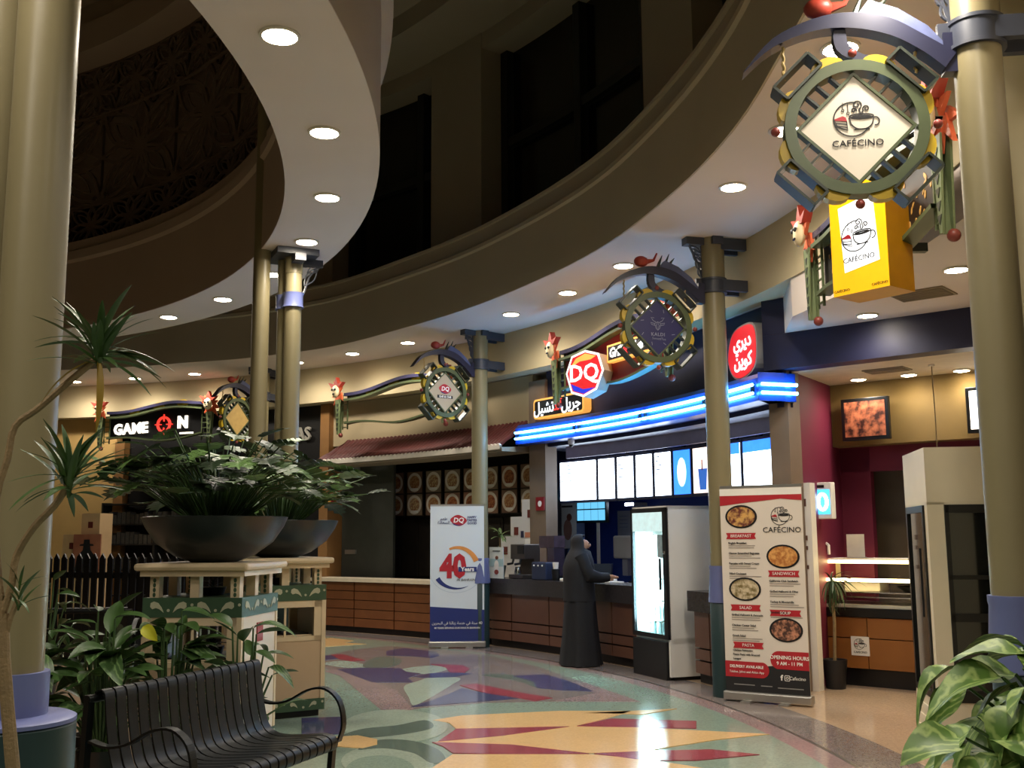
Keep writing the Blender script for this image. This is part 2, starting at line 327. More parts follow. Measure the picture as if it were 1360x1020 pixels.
# ============================================================ columns
def tracery(mb, h, w, top):      # openwork bracket, inward side (-x), under the capital
    mb.stroke([(-.125, top-h), (-.135-w*.25, top-h*.55), (-.13-w, top)], .016, -.012, .012)
    mb.stroke([(-.125, top-h), (-.125, top)], .016, -.012, .012)
    for t in (.18, .36, .55, .76):
        x = -.13-w*t**1.6; z = top-h*(1-t)
        mb.stroke(vesica(-.125, z-.04, math.atan2(.10, -(.02+w*t)), math.hypot(.1, .02+w*t)*.95, .02+.02*t, 7), .01, -.009, .009, closed=True)
        mb.stroke([(-.125, z-.02), (x, z+.03)], .01, -.009, .009)
def column(R, a, label):
    t = thing('column', label, 'column', pol(R, a, 0), rad(a))
    MB().lathe([(.142, 0), (.142, .92), (.135, .93)], 28).build('drum_base', M_drum, t, smooth=True)
    MB().lathe([(.15, .93), (.155, .935), (.155, .96), (.135, 1.25), (.140, 1.27), (.140, 1.3), (.12, 1.3)], 28).build('collar', M_violet, t, smooth=True, sharp=25)
    MB().lathe([(.122, 1.29), (.122, 4.2)], 28).build('shaft', M_olive, t, smooth=True)
    MB().lathe([(.128, 4.2), (.130, 4.72), (.128, 4.75)], 28).build('capital', M_olive, t, smooth=True)
    mb = MB().lathe([(.125, 4.15), (.148, 4.15), (.148, 4.17), (.138, 4.175), (.138, 4.285), (.148, 4.29), (.148, 4.31), (.125, 4.31)], 28)
    mb.box(-.2, -.13, -.02, .02, 4.15, 4.31); mb.build('band', M_steel, t, smooth=True, sharp=25)
    mb = MB(); tracery(mb, .42, .15, 4.71); mb.box(-.32, .0, -.06, .06, 4.67, 4.75); mb.box(-.06, .06, -.16, .3, 4.67, 4.75); mb.build('bracket', M_steel, t)
    for z in (4.68, 4.23):
        for y in (-.10, .10): MB().box(.05, RB-R-.002, y-.025, y+.025, z-.06, z+.06).build('beam', M_steel, t)
    return t
column(14.3, 38.75, 'olive column with steel band rising behind the roll-up banner with the big 40')
column(14.35, 15.9, 'olive column between the glowing drinks fridge and the tall food menu banner')
column(14.25, 60.6, 'olive column carrying the plain wooden diamond sign, mostly behind the shaft cluster')
column(14.25, -7.0, 'olive column in front of the white cold cabinets, violet collar at its foot')
def cluster(R, a, label, shafts, dr=.25, sr=.122):
    t = thing('column_cluster', label, 'column', pol(R, a, 0), rad(a))
    MB().lathe([(dr, 0), (dr, .90), (dr-.01, .91)], 40).build('drum_base', M_drum, t, smooth=True)
    MB().lathe([(dr, .91), (dr, .925), (dr-.02, .935), (.15, .94)], 40).build('drum_top', M_violet, t, smooth=True)
    for i, (x, y, top) in enumerate(shafts):
        s = MB().lathe([(sr, .93 if top < 5 else 0), (sr, top)], 28).build('shaft', M_olive, t, smooth=True); s.location = (x, y, 0)
        MB().lathe([(sr+.023, .94 if top < 5 else .001), (sr+.023, 1.1), (sr, 1.1)], 28).build('collar', M_violet, s, smooth=True, sharp=25)
        if top < 5:
            MB().lathe([(sr+.003, 4.12), (sr+.026, 4.12), (sr+.016, 4.15), (sr+.016, 4.25), (sr+.026, 4.28), (sr+.003, 4.28)], 28).build('band', M_violet, s, smooth=True, sharp=25)
            MB().lathe([(sr+.006, 4.5), (sr+.006, 4.75)], 28).build('capital', M_olive, s, smooth=True)
    mb = MB(); mb.box(-.2, .26, -.28, .28, 4.68, 4.75); mb.box(-.02, .1, -.34, .34, 4.6, 4.68); mb.build('bracket_plate', M_steel, t)
    mb = MB(); mb.stroke([(.16, 4.3), (.22, 4.5), (.36, 4.68)], .016, -.012, .012); mb.stroke(vesica(.17, 4.4, 1.0, .25, .05, 7), .012, -.01, .01, closed=True); mb.stroke(vesica(.2, 4.55, .6, .18, .04, 7), .012, -.01, .01, closed=True)
    mb.box(.1, .37, -.03, .03, 4.62, 4.7)
    mb.build('bracket', M_steel, t)
    return t
cluster(10.17, 25.4, 'clustered olive column shafts with violet clamp behind the black planter bowls', ((-.01, .10, 4.75), (.03, -.07, 4.75), (-.30, .03, 9.5)), sr=.092)
cluster(10.11, -16.4, 'clustered olive column shafts on a dark green drum beside the slatted bench', ((0, 0, 4.75), (-.26, .02, 9.5)))

# ============================================================ hanging signs
M_sgreen = mat('sign_green', '#4f5a3a', .42, var=.1, scale=12)
M_sdark = mat('sign_dark_green', '#2b3328', .4, var=.12, scale=12)
M_yel = mat('sign_yellow', '#c9a81e', .4, var=.08)
M_sball = mat('sign_ball_red', '#8f4038', .4)
M_rope = mat('gold_rope', '#b79d62', .5, bump=.4, bscale=60)
M_arm = mat('arm_midnight', '#22243e', .4, var=.15)
M_sred = mat('ornament_red', '#b0402f', .45, var=.15, scale=20)
M_orange = mat('ornament_orange', '#d8653e', .45, var=.15, scale=20)
M_face = mat('ornament_cream', '#e6d2a8', .5, var=.1, scale=25)
M_ink = mat('ink_black', '#1b1a1c', .6, var=.02)
M_panelw = mat('panel_cream', '#ece2d0', .5, var=.02)
M_red = mat('print_red', '#b3202c', .5, var=.04)
M_prnavy = mat('print_navy', '#23306e', .5, var=.04)
M_prwhite = mat('print_white', '#f2efe8', .55, var=.02)
M_gold = mat('print_gold', '#d9a24a', .5, var=.04)
M_silver = mat('silver_ink', '#8a8da6', .5, var=.05)
def swirl(cx, cz, r, turns, a0, d=1, k=18):
    return [(cx+r*(1-.8*i/k)*cos(a0+d*turns*2*pi*i/k), cz+r*(1-.8*i/k)*sin(a0+d*turns*2*pi*i/k)) for i in range(k+1)]
def cafe_logo(parent, x, z, s, y, ink):
    w = .035*s; g = lambda P: [(x+p*s, z+q*s) for p, q in P]; mb = MB(); S = lambda P, ww=w, c=False: mb.stroke(g(P), ww, y-.0015, y, closed=c)
    S(ell(-.1, 0, .5, .5, 26, 75, 330))
    S(ell(.16, .08, .33, .07, 20), w, True); S(catmull([(-.17, .06), (-.13, -.14), (.0, -.27), (.16, -.3), (.32, -.27), (.45, -.14), (.49, .06)], 3, False))
    S(ell(.16, .065, .25, .03, 14), .05*s, True)
    S(ell(.54, -.08, .1, .12, 14, -110, 110)); S([(-.05, -.3), (.37, -.3)])
    S(swirl(.05, .42, .14, 1.4, -1.2)); S([(.1, .29), (.13, .2), (.14, .15)]); S(swirl(.3, .3, .1, 1.3, 3.8, -1)); S(swirl(-.04, .26, .08, 1.2, -.5)); S([(.22, .25), (.17, .18)])
    S([(-.34, .5), (-.34, .3)], w*.5); S([(-.2, .5), (-.2, .22)], w*.5); S(ell(-.34, .27, .035, .04, 8), w*.6, True); S(ell(-.2, .18, .035, .04, 8), w*.6, True)
    S([(-.58, .0), (-.25, -.05), (-.23, -.32), (-.52, -.2)], w, True); S([(-.56, -.1), (-.24, -.15)], w*.8); S([(-.54, -.18), (-.24, -.24)], w*.8)
    mb.build('logo', ink, parent)
    MB().prism(g([(-.58, .02), (-.36, .1), (-.27, .06), (-.24, -.06), (-.57, -.02)]), y-.002, y).build('logo_cake', M_red, parent)
def dq_logo(parent, x, z, s, y, plate=True):
    lip = catmull([(-.62, .0), (-.3, .34), (.1, .38), (.62, .02), (.35, -.32), (-.1, -.4)], 5)
    MB().prism([(x+p*s, z+q*s) for p, q in lip], y-.001, y).build('logo_lozenge', M_red, parent)
    txt('DQ', .5*s, M_prwhite, parent, x, z, y-.003, bold=.014*s, sx=1.0, shear=.15)
    MB().prism([(x+p*s, z+q*s) for p, q in ((-.5, -.18), (-.1, -.33), (.35, -.28), (-.1, -.41), (-.35, -.33))], y-.0016, y).build('logo_swoosh', M_prnavy, parent)
def blade_sign(R, a, label, kind):
    t = thing('hanging_sign', label, 'sign', pol(R, a, 3.75), rad(a))
    n = 48; prof = [(.315, -.05), (.375, -.05), (.375, .05), (.315, .05)]
    v = [(r*cos(2*pi*i/n), y, r*sin(2*pi*i/n)) for i in range(n) for r, y in prof]
    MB().add(v, [(i*4+j, i*4+(j+1) % 4, ((i+1) % n)*4+(j+1) % 4, ((i+1) % n)*4+j) for i in range(n) for j in range(4)]).build('ring_frame', M_sgreen, t, smooth=True, sharp=40)
    D = .298
    pm = {'cafe': M_panelw, 'kaldi': mat('panel_indigo', '#1c1c58', .5, var=.06), 'dq': mat('panel_taupe', '#b5a58c', .5, var=.04), 'plain': mat('panel_wood', '#c2a15f', .5, var=.15, scale=14)}[kind]
    MB().prism([(D, 0), (0, D), (-D, 0), (0, -D)], -.02, .02).build('diamond_panel', pm, t)
    MB().stroke([(D+.005, 0), (0, D+.005), (-D-.005, 0), (0, -D-.005)], .022, -.03, .03, closed=True).build('diamond_frame', M_sgreen, t)
    for q in range(4):
        an = q*pi/2+pi/4; nx, nz = cos(an), sin(an); tx, tz = -nz, nx
        for k in (-.12, -.04, .04, .12):
            d0 = D*.707+.01; d1 = math.sqrt(.32**2-k*k)
            MB().bar((nx*d0+tx*k, 0, nz*d0+tz*k), (nx*d1+tx*k, 0, nz*d1+tz*k), .012, .05, up=(0, 1, 0)).build('spoke', M_sdark, t)
    for an in (22, 68, 112, 158, 202, 248, 292, 338):
        c, s_ = cos(rad(an)), sin(rad(an)); P = [(c*.36-s_*u*.095, s_*.36+c*u*.095) for u in (-1, 1)]
        arcp = [(c*(.36+.065*sin(pi*i/8))-s_*.095*cos(pi*i/8)*-1, s_*(.36+.065*sin(pi*i/8))+c*.095*cos(pi*i/8)*-1) for i in range(9)]
        MB().prism(arcp[::-1], -.035, .035).build('lobe', M_yel, t)
    for an in (45, 135, 225, 315):                     # open corner brackets
        M = Matrix.Rotation(-rad(an), 4, 'Y'); mb = MB()
        for p, q in (((.37, -.13), (.47, -.13)), ((.47, -.13), (.47, .13)), ((.47, .13), (.37, .13)), ((.37, .13), (.37, -.13))):
            mb.bar(M @ Vector((p[0], 0, p[1])), M @ Vector((q[0], 0, q[1])), .014, .13, up=(0, 1, 0))
        mb.build('corner_bracket', M_sdark, t)
    for an in (0, 90, 180, 270): MB().ball((.42*cos(rad(an)), -.02, .42*sin(rad(an))), .026, 12).build('ball', M_sball, t, smooth=True)
    top = catmull([(-.58, .34), (-.42, .52), (-.2, .62), (.0, .645), (.2, .60), (.36, .5), (.53, .38)], 4, False)
    bot = catmull([(.47, .30), (.36, .40), (.2, .50), (.0, .555), (-.2, .55), (-.42, .47), (-.58, .335)], 4, False)
    P = top+bot; n = len(P); mb = MB(); k = len(top)
    v = [(x, y, z) for y in (-.05, .05) for x, z in P]
    f = [(i, i+1, n-2-i, n-1-i) for i in range(k-1)]; f += [tuple(j+n for j in q) for q in f]+[(i, (i+1) % n, (i+1) % n+n, i+n) for i in range(n)]
    mb.add(v, f); mb.box(.47, .54, -.04, .04, .28, .5); mb.build('horn_arm', M_arm, t)
    hook = catmull([(-.06, .56), (-.05, .46), (.03, .40), (.12, .39)], 4, False)
    MB().stroke(hook, [.06, .065, .07, .07, .07, .065, .06, .055, .045, .035, .025, .015, .004][:len(hook)], -.03, .03).build('hook', M_arm, t)
    for x, z0, z1 in ((-.36, .30, .49), (.33, .30, .42)):
        MB().tube([(x+.004*sin(i*1.6), .004*cos(i*1.6), z0+(z1-z0)*i/14) for i in range(15)], .009, 6).build('rope', M_rope, t, smooth=True)
    bud = MB().ball((-.16, 0, .70), .065, 12, (1.25, .9, .9)); bud.tube([(-.1, 0, .70), (-.02, 0, .72), (.02, 0, .80)], [.03, .015, .008], 6); bud.build('bud', M_sred, t, smooth=True)
    mb = MB()
    for x0, x1, z1 in ((.02, .08, .78), (.08, .16, .80), (.12, .22, .76)): mb.tube([(x0, 0, .62), ((x0+x1)/2, .01, .70), (x1, 0, z1)], [.022, .016, .003], 6)
    mb.build('leaf_spike', M_sdark, t)
    MB().prism([(.03, .63), (.1, .72), (.25, .66), (.4, .55), (.5, .42), (.3, .53)], -.03, .03).build('feather', mat('feather_blue', '#5a6288', .4, var=.3, scale=10), t)
    y = -.022
    if kind == 'cafe':
        cafe_logo(t, 0, .05, .19, y, M_ink); txt('CAFÉCINO', .05, M_ink, t, .005, -.085, y-.001, sx=1.1)
    if kind == 'dq':
        dq_logo(t, 0, .05, .18, y); MB().box(-.14, .14, y-.001, y, -.09, -.045).build('name_plate', M_ink, t); txt('Grill & Chill', .045, M_prwhite, t, 0, -.068, y-.003, bold=.001)
    if kind == 'kaldi':
        txt('KALDI', .05, M_silver, t, 0, -.075, y-.001, bold=.001, spacing=1.15); txt('SensetiTee', .035, M_silver, t, .01, -.12, y-.001, rz=.05)
        mb = MB(); S = lambda P, c=False: mb.stroke(P, .006, y-.0015, y, closed=c)
        S([(-.035, .04), (-.02, -.01), (0, -.03), (.02, -.01), (.035, .04), (0, .06)], True); S([(-.02, .055), (-.05, .07), (-.075, .105), (-.04, .1)]); S([(.02, .055), (.05, .07), (.075, .105), (.04, .1)])
        S([(-.035, .04), (-.08, .05), (-.07, .03), (-.03, .02)]); S([(.035, .04), (.08, .05), (.07, .03), (.03, .02)]); S([(0, .06), (-.015, .02), (0, -.03), (.015, .02)], True)
        for an in range(0, 360, 45):
            c, s_ = cos(rad(an+20)), sin(rad(an+20)); MB().stroke([(c*.17, s_*.17), (c*.2-s_*.02, s_*.2+c*.02)], .006, y-.0015, y).build('ray_mark', M_silver, t)
        mb.build('goat_emblem', M_silver, t)
    return t
blade_sign(13.6, -7.0, 'hanging round sign, white diamond with coffee cup drawing, on the near column', 'cafe')
blade_sign(13.68, 15.8, 'hanging round sign with indigo diamond and goat head emblem', 'kaldi')
blade_sign(13.64, 38.75, 'hanging round sign with taupe diamond and small red lozenge logo', 'dq')
blade_sign(13.6, 60.6, 'hanging round sign with plain wooden diamond beside the black gaming shop sign', 'plain')

def ornament(t, x, z, s=1., flip=1):        # jester mask with petals at the end post
    mb = MB()
    for k, (an, ln) in enumerate(((200, .17), (235, .2), (270, .18), (305, .15), (160, .15), (120, .16), (60, .14), (20, .12))):
        an = rad(an); c, q = cos(an)*flip, sin(an); u = s*.04; w_ = s*.04
        mb.prism([(x+c*u-q*w_, z+q*u+c*w_), (x+c*ln*s, z+q*ln*s), (x+c*u+q*w_, z+q*u-c*w_)], -.05-.012*k, -.02-.012*k)
    mb.build('petal_collar', M_orange, t)
    f = MB().ball((x, -.15, z), .075*s, 14, (.85, .5, 1.1)).build('mask', M_face, t, smooth=True)
    mb = MB(); e = .026*s; [MB().ball((x+q, -.15-.032*s, z+.02*s), .016*s, 8).build('eye', M_ink, f) for q in (-e, e)]; MB().ball((x, -.15-.034*s, z-.035*s), .016*s, 8, (1.5, .6, .6)).build('mouth', M_ink, f)
    MB().prism([(x+p*s, z+q*s) for p, q in ((-.075, .05), (-.14, .12), (-.03, .09), (.01, .18), (.05, .09), (.14, .11), (.075, .05))], -.16, -.08).build('jester_cap', M_sred, t)
def wave_z(s, L, kind):
    u = s/L
    return {'top': .66-.035*cos(2*pi*u*1.0+.3)*1+.05*sin(2*pi*u*1.15+2.6)+.12*u, 'bot': .15+.05*sin(2*pi*u*1.1+.4)+.13*max(0, u-.55)}[kind]
def wave_sign(a0, a1, label, infill=None, R=14.4, cat='sign'):
    p, q = pol(R, a0, 0), pol(R, a1, 0); L = (q-p).length; rz = math.atan2(q.y-p.y, q.x-p.x)
    t = thing('wave_sign', label, cat, (p.x, p.y, 3.42), rz); n = 36
    S = [.16+(L-.32)*i/n for i in range(n+1)]
    T = [(s, wave_z(s, L, 'top')) for s in S]; B = [(s, wave_z(s, L, 'bot')) for s in S]
    MB().stroke([(x, z+.05) for x, z in T], .055, -.09, .05).build('upper_rail', mat('rail_midnight', '#3a3852', .25, var=.2), t)
    MB().stroke([(x, z-.045) for x, z in T], .035, -.11, .03).build('lower_rail', M_sgreen, t)
    MB().stroke(T, .12, .0, .03).build('rail_web', mat('rail_web', '#6c6a52', .35, var=.3, scale=5), t)
    for s in (.3*L, .52*L, .74*L): MB().prism(ell(s, wave_z(s, L, 'top')+.03, .13, .075, 14), -.02, .0).build('rail_disc', M_yel, t)
    MB().stroke(B, .03, -.08, .04).build('bottom_rail', M_sgreen, t)
    for e, (x, fl) in enumerate(((0., 1), (L, -1))):
        mb = MB(); mb.prism([(x-.07, .62), (x+.07, .62), (x+.02, .0), (x-.02, .0)], -.1, -.085); mb.prism([(x-.055, .62), (x+.055, .62), (x+.018, .0), (x-.018, .0)], -.03, -.015)
        mb.prism([(x-.07, .62), (x-.055, .62), (x-.008, .0), (x-.02, .0)], -.1, -.015); mb.build('end_post', mat('post_green', '#6c7852', .45, var=.1, scale=12), t)
        mb = MB()
        for k in range(6): mb.prism([(x-.03, .54-k*.085), (x+.03, .54-k*.085), (x, .48-k*.085)], -.104, -.1)
        mb.build('painted_cutouts', M_sdark, t)  # solid dark triangles, painted for the shade inside the post's openings
        mb = MB(); x2 = x+fl*.2; mb.bar((x2, -.03, .08), (x2, -.03, .7), .02); mb.bar((x+fl*.07, -.03, .08), (x+fl*.07, -.03, .7), .015)
        for k in range(6): mb.bar((x+fl*.07, -.03, .12+k*.1), (x2, -.03, .12+k*.1), .014)
        mb.build('ladder', M_sgreen, t)
        MB().ball((x, -.02, -.01), .042, 12).build('ball', M_sball, t, smooth=True)
        MB().bar((x+fl*.2, -.03, .70), (x+fl*.2, .36, .70), .022).build('wall_bracket', M_sdark, t)
        ornament(t, x, .76, 1.4, fl)
    if infill:
        m, d = infill; P = [(x, z-.04) for x, z in T]+[(x, z+.01) for x, z in B[::-1]]; k = n+1
        v = [(x, y, z) for y in (0., d) for x, z in P]; N2 = 2*k
        f = [(i, i+1, N2-2-i, N2-1-i) for i in range(k-1)]; f += [tuple(j+N2 for j in g) for g in f]+[(i, (i+1) % N2, (i+1) % N2+N2, i+N2) for i in range(N2)]
        MB().add(v, f).build('panel', m, t)
    return t, L
M_lblack = mat('sign_black', '#0c0b0d', .45, var=.2)
M_lwhite = mat('lit_white', '#ffffff', .5, emit='#fff0d8', es=1.0)
M_lred = mat('lit_red', '#c03030', .5, emit='#ff4030', es=.35)
t, L = wave_sign(76.2, 66.0, 'wavy framed black shop sign with white GAME ON letters', (M_lblack, .06))
txt('GAME', .29, M_lwhite, t, .27*L, .36, -.012, bold=.010, ext=.01, sx=1.0, rz=-.03, spacing=1.08); txt('N', .3, M_lwhite, t, .745*L, .44, -.012, bold=.018, ext=.01)
mb = MB(); mb.stroke(ell(.575*L, .42, .14, .14, 28), .045, -.03, -.001, closed=True)
for an in range(4): c, s_ = cos(an*pi/2), sin(an*pi/2); mb.stroke([(.575*L+c*.06, .42+s_*.06), (.575*L+c*.2, .42+s_*.2)], .018, -.03, -.001)
mb.build('crosshair', M_lred, t); MB().box(.72*L, .84*L, -.012, -.001, .22, .25).build('underscore_bar', M_lwhite, t)
wave_sign(53.2, 42.6, 'empty wavy sign frame with nothing between its rails above the tiled awning')
M_dqred = mat('dq_panel_red', '#8a2430', .35, var=.15, scale=2)
t, L = wave_sign(31.2, 20.2, 'wavy framed red shop sign with lit lozenge box and black plate', (M_dqred, .06))
def to_local(t, p):
    d = p-t.location; c, q = cos(t.rotation_euler.z), sin(t.rotation_euler.z); return Vector((d.x*c+d.y*q, -d.x*q+d.y*c, d.z))
hexp = [(-.28, .02), (-.19, .24), (.02, .3), (.22, .24), (.29, .02), (.18, -.22), (-.02, -.3), (-.2, -.24)]
bx = MB().prism(hexp, .004, .24).build('logo_box', mat('logo_box_side', '#b9a590', .5), t)
aa, zz = atR(776, 496, 14.0); bx.location = to_local(t, pol(14.0, aa, zz)); bx.rotation_euler = (0, 0, rad(28))
MB().bar((0, .2, 0), (.12, .42, 0), .06).build('mount', M_sdark, bx)
M_logo = mat('lit_logo_red', '#c8202a', .4, emit='#ff2a30', es=.22); M_logoy = mat('lit_logo_gold', '#f0b060', .4, emit='#ffb050', es=.35); M_logob = mat('lit_logo_blue', '#2030b0', .4, emit='#2838e0', es=.3)
M_lw2 = mat('lit_white_soft', '#ffffff', .5, emit='#ffffff', es=.42)
MB().prism(hexp, .0, .004).build('logo_edge', M_lw2, bx)
MB().prism([(p*.9, q*.9) for p, q in hexp], -.004, .0).build('logo_field', M_logo, bx)
MB().prism([(-.2, .1), (-.12, .2), (.02, .255), (.18, .21), (.1, .17), (-.06, .16)], -.007, -.004).build('logo_gold', M_logoy, bx)
MB().prism([(-.2, -.12), (-.02, -.2), (.16, -.19), (-.01, -.26), (-.16, -.21)], -.007, -.004).build('logo_blue', M_logob, bx)
txt('DQ', .30, M_lw2, bx, 0, .0, -.012, bold=.007, sx=.95)
pl = MB().prism([(.52*L, .36), (.9*L, .36), (.9*L, .58), (.52*L, .58)], -.09, -.0).build('name_plate', M_logoy, t)
MB().prism([(.53*L, .385), (.895*L, .385), (.895*L, .555), (.53*L, .555)], -.094, -.09).build('plate_field', M_lblack, pl)
txt('Grill', .17, M_lw2, pl, .60*L, .465, -.1, bold=.006, shear=.15); txt('&', .17, M_logo, pl, .68*L, .465, -.1, bold=.006); txt('Chill', .17, M_lw2, pl, .77*L, .465, -.1, bold=.006, shear=.15)
txt('DQ GRILL', .07, M_silver, t, .86*L, .25, -.004)
t, L = wave_sign(7.1, -3.2, 'wavy framed black shop sign with gold coffee beans and a yellow box', (mat('sign_brown_black', '#1c1512', .45, var=.2), .06))
mb = MB(); rnd = random.Random(3)
for k in range(60):
    x, z, an, r = rnd.uniform(.1*L, .93*L), rnd.uniform(.24, .62), rnd.uniform(.6, 2.4), rnd.uniform(.02, .035)
    mb.prism([(x+r*cos(an)*cos(u)-r*.42*sin(an)*sin(u), z+r*sin(an)*cos(u)+r*.42*cos(an)*sin(u)) for u in [2*pi*i/10 for i in range(10)]], -.004, 0)
o = mb.build('bean_motif', mat('bean_gold', '#c99a50', .4, var=.3, scale=30), t); o['kind'] = 'stuff'
M_tag = mat('lit_yellow', '#e8a800', .4, emit='#ffb400', es=.3); M_tags = mat('yellow_side', '#d89408', .45)
x0, x1, zb, zt = -.215, .215, -.34, .32
tagp = [(x0, zb), (x1, zb), (x1, zt), (x1-.13, zt+.1), (x0+.13, zt+.1), (x0, zt)]
bx = MB().prism(tagp, .004, .30).build('yellow_box', M_tags, t)
aa, zz = atR(1140, 322, 14.0); bx.location = to_local(t, pol(14.0, aa, zz)); bx.rotation_euler = (0, 0, rad(36))
MB().bar((0, .25, 0), (.2, .5, 0), .06).build('mount', M_sdark, bx)
MB().prism(tagp, .0, .004).build('lit_front', M_tag, bx)
MB().prism([(x0+.10, zb+.15), (x1-.06, zb+.19), (x1-.09, zt-.0), (x0+.07, zt-.05)], -.003, .0).build('white_label', M_lw2, bx)
cafe_logo(bx, .0, .05, .21, -.004, M_ink); txt('CAFÉCINO', .05, M_ink, bx, .0, -.11, -.005)
txt('CAFÉCINO', .025, M_ink, bx, x0+.07, zb+.03, -.002); txt('CAFÉCINO', .025, M_ink, bx, x1-.07, zb+.03, -.002)
MB().ball((0, -.01, zt+.06), .03, 12).build('ball', M_sball, bx, smooth=True)
# ============================================================ shops
M_wall_b = mat('shop_wall_beige', '#a89878', .85, var=.06, scale=1.2)
M_wall_w = mat('tiled_wall_white', '#cfc9c0', .5, var=.04)
M_pierstone = mat('stone_cladding', '#7d6a58', .55, var=.2, scale=2.5, bump=.1)
M_orangep = mat('orange_pilaster', '#8f6638', .6, var=.1)
M_yelwall = mat('sand_wall', '#c9a566', .8, var=.05)
M_granite = mat('dark_granite', '#3a3638', .25, var=.2, scale=30)
M_lam = mat('brown_laminate', '#6b4a3c', .35, var=.12, scale=3)
M_wood = mat('wood_plank', '#8a5530', .45, col2='#6d3f22', scale=5)
M_toe = mat('toe_kick', '#141214', .4)
M_rooft = mat('roof_tile_red', '#5e2420', .6, var=.25, scale=9)
M_alu = mat('aluminium', '#b9b6b0', .3, metal=.8, var=.05)
M_dkmetal = mat('dark_metal', '#2b2b2e', .35, metal=.4)
M_chrome = mat('chrome', '#c8c8c8', .15, metal=1, var=.03)
M_glass = mat('clear_glass', '#ffffff', .03, var=0, trans=1.0); M_glass.node_tree.nodes['Principled BSDF'].inputs['IOR'].default_value = 1.05
def front(R, a, z=0): return pol(R, a, z), facing(a)
# --- back walls
struct(MB().arc([(RS, 3.3), (RS+.15, 3.3), (RS+.15, 4.1), (RS, 4.1)], 37.3, 56.5, 30).build('wall_awning_shop', M_wall_b), 'beige wall strip above the tiled awning')
struct(MB().arc([(RS, 2.95), (RS+.15, 2.95), (RS+.15, 4.1), (RS, 4.1)], 15.6, 36.0, 30).build('wall_navy', M_navy), 'navy sign fascia over the ice cream shop')
struct(MB().arc([(RS-.06, 0), (RS+.16, 0), (RS+.16, 3.98), (RS-.06, 3.98)], 35.9, 37.4, 4).build('wall_pier_stone', M_pierstone), 'brown stone clad pier beside the ice cream shop')
struct(MB().arc([(RS, 0), (RS+.2, 0), (RS+.2, 4.1), (RS, 4.1)], 57.3, 75.4, 30).build('wall_gaming', mat('gaming_black', '#0b0a0b', .5)), 'black front of the gaming shop')
for a in (56.9, 76.0):
    struct(MB().arc([(RS-.12, 0), (RS+.3, 0), (RS+.3, 3.6 if a > 60 else 4.1), (RS-.12, 3.6 if a > 60 else 4.1)], a-.42, a+.42, 3).build('trim_%d' % (9 if a < 60 else 10), M_orangep), 'orange timber pilaster at the gaming shop')
struct(MB().arc([(RS, 0), (RS+.2, 0), (RS+.2, 4.1), (RS, 4.1)], 76.6, 100, 30).build('wall_sand', M_yelwall), 'sand coloured wall left of the gaming shop')
# --- gaming shop neighbour lettering
p, r = front(RS-.01, 58.8, 0); t = tag(txt('AS', .34, mat('letter_grey', '#b5b0a4', .5), None, 0, 0, bold=.008, ext=.02, name='wall_letters'), 'white block letters AS on the black wall by the orange pilaster', 'letters')
aa, zz = atR(403, 577, RS-.03); q, rz = front(RS-.03, aa, zz); t.location = q; t.rotation_euler = (0, 0, rz)
M_shelf = mat('shelf_dark', '#1a1816', .5); M_case = mat('case_grey', '#4a4640', .4, var=.5, scale=40)
p, r = front(RS-.4, 69.5, 0); t = thing('display_shelf', 'dark shelf rack full of small items against the gaming shop', 'shelf', p, r)
mb = MB(); [mb.box(-1.9, 1.9, 0, .3, z, z+.03) for z in (.5, 1.0, 1.5, 1.9, 2.3)]; [mb.box(x-.02, x+.02, 0, .3, 0, 2.35) for x in (-1.9, -.6, .6, 1.9)]; mb.build('rack', M_shelf, t)
mb = MB(); rr = random.Random(5)
for z in (1.03, 1.53, 1.93):
    for i in range(34): h = rr.uniform(.16, .24); mb.box(-1.85+i*.109, -1.85+i*.109+.085, .02, .2, z, z+h)
o = mb.build('small_cases', M_case, t); o['kind'] = 'stuff'
# --- stepped block wall (sand side)
M_blk = mat('block_sand', '#d6b284', .7, var=.04); M_blkred = mat('block_inset_red', '#6b2a22', .5)
def stepped(name, label, steps, M, d, rotz, loc, inset, mside):
    t = thing(name, label, 'partition', loc, rotz)
    for (x0, x1, z1) in steps:
        b = MB().box(x0, x1, 0, d, 0, z1).build('block_column', M, t)
        for zz in (z1-.22,): MB().box((x0+x1)/2-.05, (x0+x1)/2+.05, -.008, .002, zz-.06, zz+.06).build('inset_square', inset, b)
        MB().box(x0-.008, x0, .004, d-.004, 0, z1-.004).build('side_face', mside, b)
    return t
q, rz = front(13.9, 75.6, 0)
stepped('stepped_partition', 'sand coloured stepped block wall with red squares by the gaming shop', ((-.55, -.15, 1.72), (-.15, .25, 2.12)), M_blk, .4, rz, q, M_blkred, M_blk)
p, r = front(13.75, 75.2, 0); t = thing('poster_stand', 'poster stand with dark hatted figure against a red sky', 'poster', p, r)
MB().box(-.3, .3, 0, .03, 1.0, 1.72).build('poster', mat('poster_warm', '#c08060', .6, col2='#7a3a2a', scale=3), t)
mb = MB(); mb.prism([(-.25, 1.0), (-.2, 1.3), (-.08, 1.42), (-.07, 1.5), (.07, 1.5), (.09, 1.42), (.2, 1.3), (.28, 1.0)], -.004, 0); mb.prism([(-.16, 1.5), (.16, 1.5), (.14, 1.53), (.07, 1.54), (.06, 1.62), (-.06, 1.62), (-.07, 1.54), (-.14, 1.53)], -.005, 0); mb.build('poster_figure', M_ink, t)
MB().box(-.05, .05, .03, .06, 0, 1.1).build('stand_leg', M_black, t)
